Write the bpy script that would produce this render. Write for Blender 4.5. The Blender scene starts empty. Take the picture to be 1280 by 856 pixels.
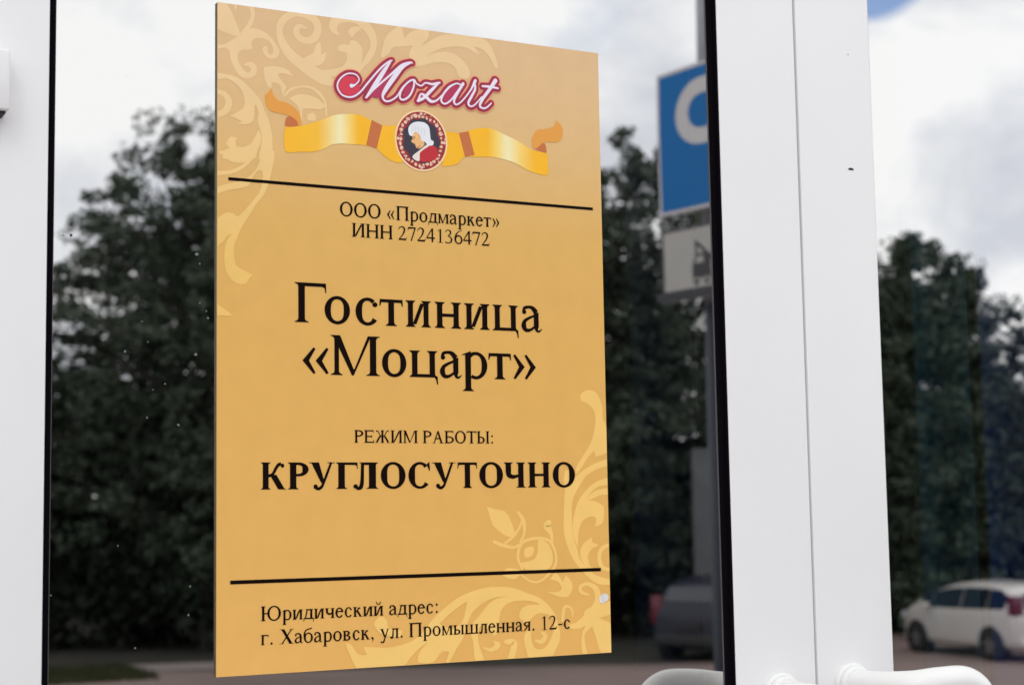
import bpy, bmesh, math, random
import numpy as np
from mathutils import Vector, Matrix
from mathutils.geometry import tessellate_polygon
R_ = math.radians
sc = bpy.context.scene
COL = sc.collection
rnd = random.Random(7)

# ------------------------------------------------------------------ camera
CAM=[2065.82,[0.8836685,-0.4678232,-0.0164743],[-0.0338666,-0.0989921,0.9945117],[0.4668865,0.8782608,0.1033198],-1.40532]
EYE = 2.97
cd = bpy.data.cameras.new("camera")
cam = bpy.data.objects.new("camera", cd); COL.objects.link(cam)
sc.camera = cam
cd.sensor_fit = 'HORIZONTAL'; cd.sensor_width = 36
cd.lens = CAM[0] / 1280 * 36
cd.clip_start = 0.02; cd.clip_end = 5000
rx_, up_, fw_ = Vector(CAM[1]), Vector(CAM[2]), Vector(CAM[3])
mw = Matrix.Identity(4)
for i in range(3):
    mw[i][0] = rx_[i]; mw[i][1] = up_[i]; mw[i][2] = -fw_[i]
mw[1][3] = CAM[4]; mw[2][3] = EYE
cam.matrix_world = mw
cd.dof.use_dof = True
cd.dof.focus_distance = 1.56
cd.dof.aperture_fstop = 8.2

# ------------------------------------------------------------------ world
sun_dir = Vector((-0.5, -0.62, 0.72)).normalized()
sun_el = math.asin(sun_dir.z)
sun_az = math.atan2(sun_dir.x, sun_dir.y)
w = bpy.data.worlds.new("World"); sc.world = w; w.use_nodes = True
nt = w.node_tree; nt.nodes.clear()
N = nt.nodes.new; L = nt.links.new
wo = N('ShaderNodeOutputWorld'); bg = N('ShaderNodeBackground'); bg.inputs['Strength'].default_value = 0.1
sky = N('ShaderNodeTexSky'); sky.sky_type = 'NISHITA'; sky.sun_disc = False
sky.sun_elevation = sun_el; sky.sun_rotation = sun_az
tc = N('ShaderNodeTexCoord')
sep = N('ShaderNodeSeparateXYZ'); L(tc.outputs['Generated'], sep.inputs[0])
def wm(op, a, b=None, c=None, clamp=False):
    n = N('ShaderNodeMath'); n.operation = op; n.use_clamp = clamp
    for i, v in enumerate((a, b, c)):
        if v is None: continue
        if isinstance(v, (int, float)): n.inputs[i].default_value = v
        else: L(v, n.inputs[i])
    return n.outputs[0]
zz = wm('ADD', wm('MAXIMUM', sep.outputs['Z'], 0.0), 0.62)
cv = N('ShaderNodeCombineXYZ')
L(wm('DIVIDE', sep.outputs['X'], zz), cv.inputs[0]); L(wm('DIVIDE', sep.outputs['Y'], zz), cv.inputs[1])
def noise(scale, det, rough, dist=0.0, off=(0, 0, 0)):
    mp = N('ShaderNodeMapping'); mp.inputs['Location'].default_value = off; L(cv.outputs[0], mp.inputs[0])
    n = N('ShaderNodeTexNoise'); n.inputs['Scale'].default_value = scale; n.inputs['Detail'].default_value = det
    n.inputs['Roughness'].default_value = rough; n.inputs['Distortion'].default_value = dist
    L(mp.outputs[0], n.inputs['Vector']); return n.outputs['Fac']
def ramp(src, pts):
    r = N('ShaderNodeValToRGB'); L(src, r.inputs[0]); e = r.color_ramp.elements
    e[0].position, e[0].color = pts[0][0], pts[0][1]; e[1].position, e[1].color = pts[-1][0], pts[-1][1]
    for p, c in pts[1:-1]:
        x = e.new(p); x.color = c
    return r.outputs[0]
# grey-lilac cloud bellies on bright cloud
shade = ramp(noise(5.5, 8, 0.55, 0.25, (1.3, 0.4, 0)), [(0.37, (11.9, 12.3, 13.3, 1)), (0.47, (14.8, 15.1, 15.6, 1)), (0.56, (17.8, 17.8, 17.7, 1))])
# gaps with blue sky: cloud noise, and the one gap the photograph shows
dn = N('ShaderNodeVectorMath'); dn.operation = 'DISTANCE'; L(tc.outputs['Generated'], dn.inputs[0]); dn.inputs[1].default_value = (0.6225, -0.718, 0.3135)
gap = wm('SUBTRACT', 1.0, wm('DIVIDE', dn.outputs['Value'], 0.036), clamp=True)
cover = wm('SUBTRACT', wm('ADD', noise(3.0, 7, 0.55, 0.2, (4, 2, 0)), 0.20), wm('MULTIPLY', gap, 0.9))
mask = ramp(cover, [(0.40, (.14, .14, .14, 1)), (0.60, (1, 1, 1, 1))])
mx = N('ShaderNodeMixRGB'); L(mask, mx.inputs[0])
skb = N('ShaderNodeMixRGB'); skb.blend_type = 'MULTIPLY'; skb.inputs[0].default_value = 1; L(sky.outputs[0], skb.inputs[1]); skb.inputs[2].default_value = (1.5, 1.9, 2.5, 1)
L(skb.outputs[0], mx.inputs[1]); L(shade, mx.inputs[2])
L(mx.outputs[0], bg.inputs['Color']); L(bg.outputs[0], wo.inputs[0])
sl = bpy.data.lights.new("sun", 'SUN'); sl.energy = 0.38; sl.angle = R_(14); sl.color = (1, 0.96, 0.9)
so = bpy.data.objects.new("sun", sl); COL.objects.link(so)
so.rotation_euler = (-sun_dir).to_track_quat('-Z', 'Y').to_euler(); so.location = (-5, -6, 20)
sc.view_settings.view_transform = 'Standard'; sc.view_settings.look = 'None'
sc.view_settings.exposure = 0; sc.view_settings.gamma = 1
sc.render.engine = 'CYCLES'
sc.cycles.max_bounces = 10; sc.cycles.transparent_max_bounces = 16

# ------------------------------------------------------------------ materials
def mat(name, col, rough=0.5, metal=0.0, spec=0.5, coat=0.0, var=0.0, vscale=8.0, bump=0.0, bscale=60.0, emit=None):
    m = bpy.data.materials.new(name); m.use_nodes = True
    n = m.node_tree; b = n.nodes['Principled BSDF']
    b.inputs['Base Color'].default_value = (*col, 1); b.inputs['Roughness'].default_value = rough
    b.inputs['Metallic'].default_value = metal; b.inputs['Specular IOR Level'].default_value = spec
    b.inputs['Coat Weight'].default_value = coat
    if var or bump:
        t = n.nodes.new('ShaderNodeTexCoord')
        if var:
            z = n.nodes.new('ShaderNodeTexNoise'); z.inputs['Scale'].default_value = vscale; z.inputs['Detail'].default_value = 5
            n.links.new(t.outputs['Object'], z.inputs['Vector'])
            r = n.nodes.new('ShaderNodeValToRGB'); e = r.color_ramp.elements
            e[0].position = .3; e[1].position = .7
            e[0].color = (*[c * (1 - var) for c in col], 1); e[1].color = (*[min(1, c * (1 + var)) for c in col], 1)
            n.links.new(z.outputs['Fac'], r.inputs[0]); n.links.new(r.outputs[0], b.inputs['Base Color'])
        if bump:
            z = n.nodes.new('ShaderNodeTexNoise'); z.inputs['Scale'].default_value = bscale; z.inputs['Detail'].default_value = 4
            n.links.new(t.outputs['Object'], z.inputs['Vector'])
            bp = n.nodes.new('ShaderNodeBump'); bp.inputs['Strength'].default_value = bump; bp.inputs['Distance'].default_value = 0.01
            n.links.new(z.outputs['Fac'], bp.inputs['Height']); n.links.new(bp.outputs[0], b.inputs['Normal'])
    return m
M = {}
M['pvc'] = mat('white_pvc', (0.77, 0.77, 0.78), 0.32, var=0.022, vscale=4, bump=0.02, bscale=140)
M['handle'] = mat('white_enamel', (0.73, 0.73, 0.72), 0.3, coat=0.2)
M['rubber'] = mat('black_rubber', (0.004, 0.003, 0.005), 0.8, spec=0.03)
M['lip_highlight'] = mat('gasket_lip_highlight', (0.10, 0.09, 0.095), 0.45)  # lighter grey paints the highlight along the gasket edge
M['dark'] = mat('dark_gap_and_shadow', (0.01, 0.009, 0.009), 0.7)
M['ink'] = mat('black_ink', (0.006, 0.002, 0.0015), 0.6, spec=0.06)
M['fleck'] = mat('chipped_fleck', (0.02, 0.018, 0.018), 0.8)

def glass_mat():
    m = bpy.data.materials.new('mirror_tinted_glass'); m.use_nodes = True
    n = m.node_tree; n.nodes.clear()
    o = n.nodes.new('ShaderNodeOutputMaterial'); mxs = n.nodes.new('ShaderNodeMixShader')
    t = n.nodes.new('ShaderNodeBsdfTransparent'); t.inputs[0].default_value = (0.44, 0.47, 0.50, 1)
    g = n.nodes.new('ShaderNodeBsdfGlossy'); g.inputs['Roughness'].default_value = 0.0; g.inputs['Color'].default_value = (1, 1, 1, 1)
    f = n.nodes.new('ShaderNodeFresnel'); f.inputs['IOR'].default_value = 1.5
    a = n.nodes.new('ShaderNodeMath'); a.operation = 'MULTIPLY_ADD'; a.inputs[1].default_value = 0.9; a.inputs[2].default_value = GLASS_R
    n.links.new(f.outputs[0], a.inputs[0]); n.links.new(a.outputs[0], mxs.inputs[0])
    # float glass is never dead flat
    tcn = n.nodes.new('ShaderNodeTexCoord'); z = n.nodes.new('ShaderNodeTexNoise'); z.inputs['Scale'].default_value = 5; z.inputs['Detail'].default_value = 1
    n.links.new(tcn.outputs['Object'], z.inputs['Vector'])
    bp = n.nodes.new('ShaderNodeBump'); bp.inputs['Strength'].default_value = 0.05; bp.inputs['Distance'].default_value = 0.002
    n.links.new(z.outputs['Fac'], bp.inputs['Height']); n.links.new(bp.outputs[0], g.inputs['Normal'])
    n.links.new(t.outputs[0], mxs.inputs[1]); n.links.new(g.outputs[0], mxs.inputs[2]); n.links.new(mxs.outputs[0], o.inputs[0])
    return m
GLASS_R = 0.48
M['glass'] = glass_mat()
def clear_mat():
    m = bpy.data.materials.new('clear_glass_edge'); m.use_nodes = True
    n = m.node_tree; n.nodes.clear()
    o = n.nodes.new('ShaderNodeOutputMaterial'); t = n.nodes.new('ShaderNodeBsdfTransparent'); t.inputs[0].default_value = (0.95, 0.97, 0.96, 1)
    n.links.new(t.outputs[0], o.inputs[0]); return m
M['clear'] = clear_mat()

def print_mat(name, stops, rough=0.42, axis='Z'):
    """flat print whose colour runs through several stops along the sheet"""
    m = mat(name, (1, 1, 1), rough, spec=0.35); n = m.node_tree; b = n.nodes['Principled BSDF']
    t = n.nodes.new('ShaderNodeTexCoord'); s = n.nodes.new('ShaderNodeSeparateXYZ'); n.links.new(t.outputs['Object'], s.inputs[0])
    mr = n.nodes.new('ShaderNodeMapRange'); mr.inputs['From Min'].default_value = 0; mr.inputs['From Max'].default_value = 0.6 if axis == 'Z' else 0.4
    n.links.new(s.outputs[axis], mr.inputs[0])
    r = n.nodes.new('ShaderNodeValToRGB'); e = r.color_ramp.elements
    e[0].position, e[0].color = stops[0][0], (*stops[0][1], 1); e[1].position, e[1].color = stops[-1][0], (*stops[-1][1], 1)
    for p, c in stops[1:-1]:
        x = e.new(p); x.color = (*c, 1)
    n.links.new(mr.outputs[0], r.inputs[0])
    # faint blotchy ink
    z = n.nodes.new('ShaderNodeTexNoise'); z.inputs['Scale'].default_value = 45; z.inputs['Detail'].default_value = 6; n.links.new(t.outputs['Object'], z.inputs['Vector'])
    hs = n.nodes.new('ShaderNodeHueSaturation'); n.links.new(r.outputs[0], hs.inputs['Color'])
    m2 = n.nodes.new('ShaderNodeMapRange'); m2.inputs['From Min'].default_value = .25; m2.inputs['From Max'].default_value = .75; m2.inputs['To Min'].default_value = .965; m2.inputs['To Max'].default_value = 1.03
    n.links.new(z.outputs['Fac'], m2.inputs[0]); n.links.new(m2.outputs[0], hs.inputs['Value'])
    n.links.new(hs.outputs[0], b.inputs['Base Color'])
    return m
def srgb(r, g, b, k=1.0):
    f = lambda c: ((c / 255 + 0.055) / 1.055) ** 2.4 if c > 10 else c / 255 / 12.92
    return tuple(min(0.95, f(c) * k) for c in (r, g, b))
KS = 1.08
M['gold'] = print_mat('gold_print_with_haze', [(0.0, srgb(226, 174, 96, KS)), (0.12, srgb(222, 172, 93, KS)), (0.5, srgb(218, 170, 90, KS)), (0.68, srgb(216, 171, 94, KS)), (0.80, srgb(217, 178, 118, KS)), (0.93, srgb(217, 181, 134, KS)), (1.0, srgb(216, 181, 136, KS))])  # printed gradient, with reflected sky haze painted into the tan top
M['damask'] = print_mat('pale_damask_print_with_haze', [(0.0, srgb(238, 196, 114, KS)), (0.45, srgb(236, 193, 110, KS)), (0.62, srgb(229, 188, 105, KS)), (0.75, srgb(232, 195, 130, KS)), (0.9, srgb(229, 198, 149, KS)), (1.0, srgb(229, 198, 150, KS))])  # ornament print carries the same painted haze towards the top
Y_, CR_, O_ = srgb(247, 180, 32, KS), srgb(236, 228, 178, KS), srgb(246, 190, 70, KS)
M['ribbon'] = print_mat('ribbon_print', [(0.15, Y_), (0.24, srgb(245, 185, 50, KS)), (0.267, srgb(238, 205, 120, KS)), (0.295, CR_), (0.32, srgb(243, 205, 105, KS)), (0.34, Y_), (0.56, Y_), (0.68, Y_), (0.705, srgb(245, 205, 100, KS)), (0.735, CR_), (0.77, srgb(242, 205, 110, KS)), (0.81, Y_), (1.0, srgb(247, 172, 10, KS))], axis='X')
M['strap'] = mat('strap_print', srgb(190, 105, 52, KS), .45)
M['curl'] = mat('curl_print', srgb(222, 152, 60, KS), .45)
M['halo'] = mat('salmon_print', srgb(238, 150, 110, KS), .45)
M['crimson'] = mat('crimson_print', srgb(150, 28, 58, KS), .45)
M['magenta'] = mat('magenta_print', srgb(176, 40, 84, KS), .45)
M['red'] = mat('red_print', srgb(208, 48, 72, KS), .45)
M['white'] = mat('white_print', srgb(228, 222, 235, KS), .45)
M['oval_rim'] = mat('peach_print', srgb(243, 205, 158, KS), .45)
M['oval_red'] = mat('medallion_red_print', srgb(150, 28, 34, KS), .45, var=.25, vscale=300)
M['lace'] = mat('lace_print', srgb(226, 184, 160, KS), .45, var=.3, vscale=420)
M['navy'] = mat('navy_print', srgb(46, 40, 58, KS), .45)
M['wig'] = print_mat('wig_print', [(0, srgb(214, 222, 220, KS)), (0.77, srgb(205, 214, 210, KS)), (0.8, srgb(226, 228, 234, KS)), (1, srgb(220, 220, 230, KS))])
M['wigs'] = mat('wig_shade_print', srgb(186, 198, 196, KS), .45)
M['skin'] = mat('face_print', srgb(228, 178, 116, KS), .45, var=.12, vscale=300)
M['brow'] = mat('face_shade_print', srgb(140, 84, 60, KS), .45)
M['coat'] = mat('coat_print', srgb(186, 26, 40, KS), .45, var=.12, vscale=200)
M['cravat'] = mat('cravat_print', srgb(226, 214, 208, KS), .45)
M['plate_edge'] = mat('plate_edge', srgb(120, 102, 70), .5)
M['scuff'] = mat('pale_scuff', (0.72, 0.70, 0.68), .5, var=.15, vscale=200)

# ------------------------------------------------------------------ helpers
def tag(o, label=None, cat=None, group=None, kind=None):
    if label: o['label'] = label
    if cat: o['category'] = cat
    if group: o['group'] = group
    if kind: o['kind'] = kind
    return o
def empty(name, loc=(0, 0, 0), rz=0.0):
    o = bpy.data.objects.new(name, None); COL.objects.link(o); o.location = loc; o.rotation_euler = (0, 0, rz)
    o.empty_display_size = 0.1
    return o
class MB:
    def __init__(s): s.v = []; s.f = []; s.m = []; s.mats = []; s.sm = []
    def mi(s, m):
        if m not in s.mats: s.mats.append(m)
        return s.mats.index(m)
    def add(s, vs, fs, m, smooth=False):
        b = len(s.v); k = s.mi(m); s.v += [tuple(v) for v in vs]
        for f in fs: s.f.append(tuple(b + i for i in f)); s.m.append(k); s.sm.append(smooth)
    def box(s, a, b, m, rot=None, org=None):
        x0, y0, z0 = a; x1, y1, z1 = b
        vs = [Vector(p) for p in ((x0, y0, z0), (x1, y0, z0), (x1, y1, z0), (x0, y1, z0), (x0, y0, z1), (x1, y0, z1), (x1, y1, z1), (x0, y1, z1))]
        if rot: vs = [rot @ (v - org) + org for v in vs]
        s.add(vs, [(0, 3, 2, 1), (4, 5, 6, 7), (0, 1, 5, 4), (1, 2, 6, 5), (2, 3, 7, 6), (3, 0, 4, 7)], m)
    def tube(s, pts, rad, m, seg=14, cap=True):
        pts = [Vector(p) for p in pts]; n = len(pts)
        rad = rad if isinstance(rad, (list, tuple)) else [rad] * n
        t0 = (pts[1] - pts[0]).normalized(); u = t0.orthogonal().normalized(); vs = []
        for i, p in enumerate(pts):
            t = (pts[min(i + 1, n - 1)] - pts[max(i - 1, 0)]).normalized()
            u = (u - t * u.dot(t)).normalized(); w_ = t.cross(u)
            for k in range(seg):
                a = 2 * math.pi * k / seg; vs.append(p + (u * math.cos(a) + w_ * math.sin(a)) * rad[i])
        fs = [(i * seg + k, i * seg + (k + 1) % seg, (i + 1) * seg + (k + 1) % seg, (i + 1) * seg + k) for i in range(n - 1) for k in range(seg)]
        if cap: fs += [tuple(reversed(range(seg))), tuple(range((n - 1) * seg, n * seg))]
        s.add(vs, fs, m, True)
    def build(s, name, parent=None, bevel=0.0, segs=3):
        me = bpy.data.meshes.new(name); me.from_pydata(s.v, [], s.f); me.validate(); me.update()
        for m in s.mats: me.materials.append(m)
        if len(me.polygons) == len(s.m):
            me.polygons.foreach_set('material_index', s.m); me.polygons.foreach_set('use_smooth', s.sm)
        o = bpy.data.objects.new(name, me); COL.objects.link(o)
        if parent: o.parent = parent
        if bevel:
            b = bmesh.new(); b.from_mesh(me); bmesh.ops.bevel(b, geom=[e for e in b.edges], offset=bevel, segments=segs, affect='EDGES', profile=0.5); b.to_mesh(me); b.free()
            for p in me.polygons: p.use_smooth = True
            me.set_sharp_from_angle(angle=R_(40))
        return o
def box_obj(name, a, b, m, parent=None, bevel=0.0):
    x = MB(); x.box(a, b, m); return x.build(name, parent, bevel)

# flat print: shapes in millimetres on the sheet (u right, v down), each on its own hair-thin layer
SW, SH = 0.400, 0.600
class Print:
    def __init__(s, base): s.y = base; s.mb = MB()
    def poly(s, pts, m, clip=True):
        if clip: pts = clip_rect(pts, 0.15, 0.15, SW * 1000 - .15, SH * 1000 - .15)
        if len(pts) < 3: return
        V3 = [Vector((u, -v, 0)) for u, v in pts]
        try: tris = tessellate_polygon([V3])
        except Exception: return
        y = s.y
        vs = [(u / 1000, y, SH - v / 1000) for u, v in pts]
        out = []
        for a, b, c in tris:
            ar = (pts[b][0] - pts[a][0]) * (pts[c][1] - pts[a][1]) - (pts[b][1] - pts[a][1]) * (pts[c][0] - pts[a][0])
            if abs(ar) < 1e-7: continue
            out.append((a, b, c) if ar < 0 else (a, c, b))
        s.mb.add(vs, out, m); s.y -= STEP
    def strip(s, Lp, Rp, m, clip=True):
        for i in range(len(Lp) - 1):
            q = [Lp[i], Lp[i + 1], Rp[i + 1], Rp[i]]
            if clip: q = clip_rect(q, 0.15, 0.15, SW * 1000 - .15, SH * 1000 - .15)
            if len(q) < 3: continue
            ar = sum(q[k][0] * q[(k + 1) % len(q)][1] - q[(k + 1) % len(q)][0] * q[k][1] for k in range(len(q)))
            if abs(ar) < 1e-7: continue
            if ar < 0: q = q[::-1]
            s.mb.add([(u / 1000, s.y, SH - v / 1000) for u, v in q], [tuple(reversed(range(len(q))))], m)
            s.y -= 7e-7
            if i % 10 == 9: s.y += 7e-6
        s.y -= STEP + 7e-6
    def stroke(s, pts, m, extra=0.0, n=6, caps=True, k=1.0):
        P = spline([(a, b, c) for a, b, c in pts], n, False)
        Lp, Rp = [], []
        for i, (x, y, w_) in enumerate(P):
            a = P[max(i - 1, 0)]; b = P[min(i + 1, len(P) - 1)]
            dx, dy = b[0] - a[0], b[1] - a[1]; l = math.hypot(dx, dy) or 1e-6
            h = w_ * k / 2 + extra
            Lp.append((x - dy / l * h, y + dx / l * h)); Rp.append((x + dy / l * h, y - dx / l * h))
        s.strip(Lp, Rp, m)
        if caps:
            for q in (P[0], P[-1]): s.disc(q[0], q[1], q[2] * k / 2 + extra, m)
    def disc(s, x, y, r, m, ry=None, n=20):
        ry = ry or r
        s.poly([(x + r * math.cos(2 * math.pi * i / n), y + ry * math.sin(2 * math.pi * i / n)) for i in range(n)], m)
STEP = 2e-6
def clip_rect(p, x0, y0, x1, y1):
    for ax, lim, sg in ((0, x0, 1), (0, x1, -1), (1, y0, 1), (1, y1, -1)):
        o = []
        for i in range(len(p)):
            a, b = p[i - 1], p[i]; ia = (a[ax] - lim) * sg >= 0; ib = (b[ax] - lim) * sg >= 0
            if ia != ib:
                t = (lim - a[ax]) / (b[ax] - a[ax]); o.append((a[0] + t * (b[0] - a[0]), a[1] + t * (b[1] - a[1])))
            if ib: o.append((b[0], b[1]))
        p = o
        if not p: return []
    return p
def spline(P, n, closed):
    out = []; m = len(P); rng = range(m) if closed else range(m - 1)
    g = (lambda i: P[i % m]) if closed else (lambda i: P[max(0, min(m - 1, i))])
    for i in rng:
        p0, p1, p2, p3 = g(i - 1), g(i), g(i + 1), g(i + 2)
        for k in range(n):
            t = k / n
            out.append(tuple(0.5 * ((2 * b) + (-a + c) * t + (2 * a - 5 * b + 4 * c - d) * t * t + (-a + 3 * b - 3 * c + d) * t ** 3) for a, b, c, d in zip(p0, p1, p2, p3)))
    if not closed: out.append(P[-1])
    return out
def smooth_blob(P, n=3):
    """rounded outline that keeps sharp tips"""
    out = []; m = len(P)
    for i in range(m):
        p0, p1, p2, p3 = P[i - 1], P[i], P[(i + 1) % m], P[(i + 2) % m]
        def sharp(a, b, c):
            u = (a[0] - b[0], a[1] - b[1]); v = (c[0] - b[0], c[1] - b[1])
            d = (math.hypot(*u) * math.hypot(*v)) or 1e-6
            return (u[0] * v[0] + u[1] * v[1]) / d > 0.25
        k1, k2 = (0 if sharp(p0, p1, p2) else 1), (0 if sharp(p1, p2, p3) else 1)
        d = math.dist(p1, p2)
        def tan(a, b, c, k):
            s_ = min(0.5, 0.5 * d / (0.5 * (math.dist(a, b) + math.dist(b, c)) + 1e-6))
            return ((c[0] - a[0]) * s_ * k, (c[1] - a[1]) * s_ * k)
        m1, m2 = tan(p0, p1, p2, k1), tan(p1, p2, p3, k2)
        for j in range(n):
            t = j / n; h0 = 2 * t ** 3 - 3 * t * t + 1; h1 = t ** 3 - 2 * t * t + t; h2 = -2 * t ** 3 + 3 * t * t; h3 = t ** 3 - t * t
            out.append(tuple(h0 * p1[q] + h1 * m1[q] + h2 * p2[q] + h3 * m2[q] for q in (0, 1)))
    return out
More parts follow.
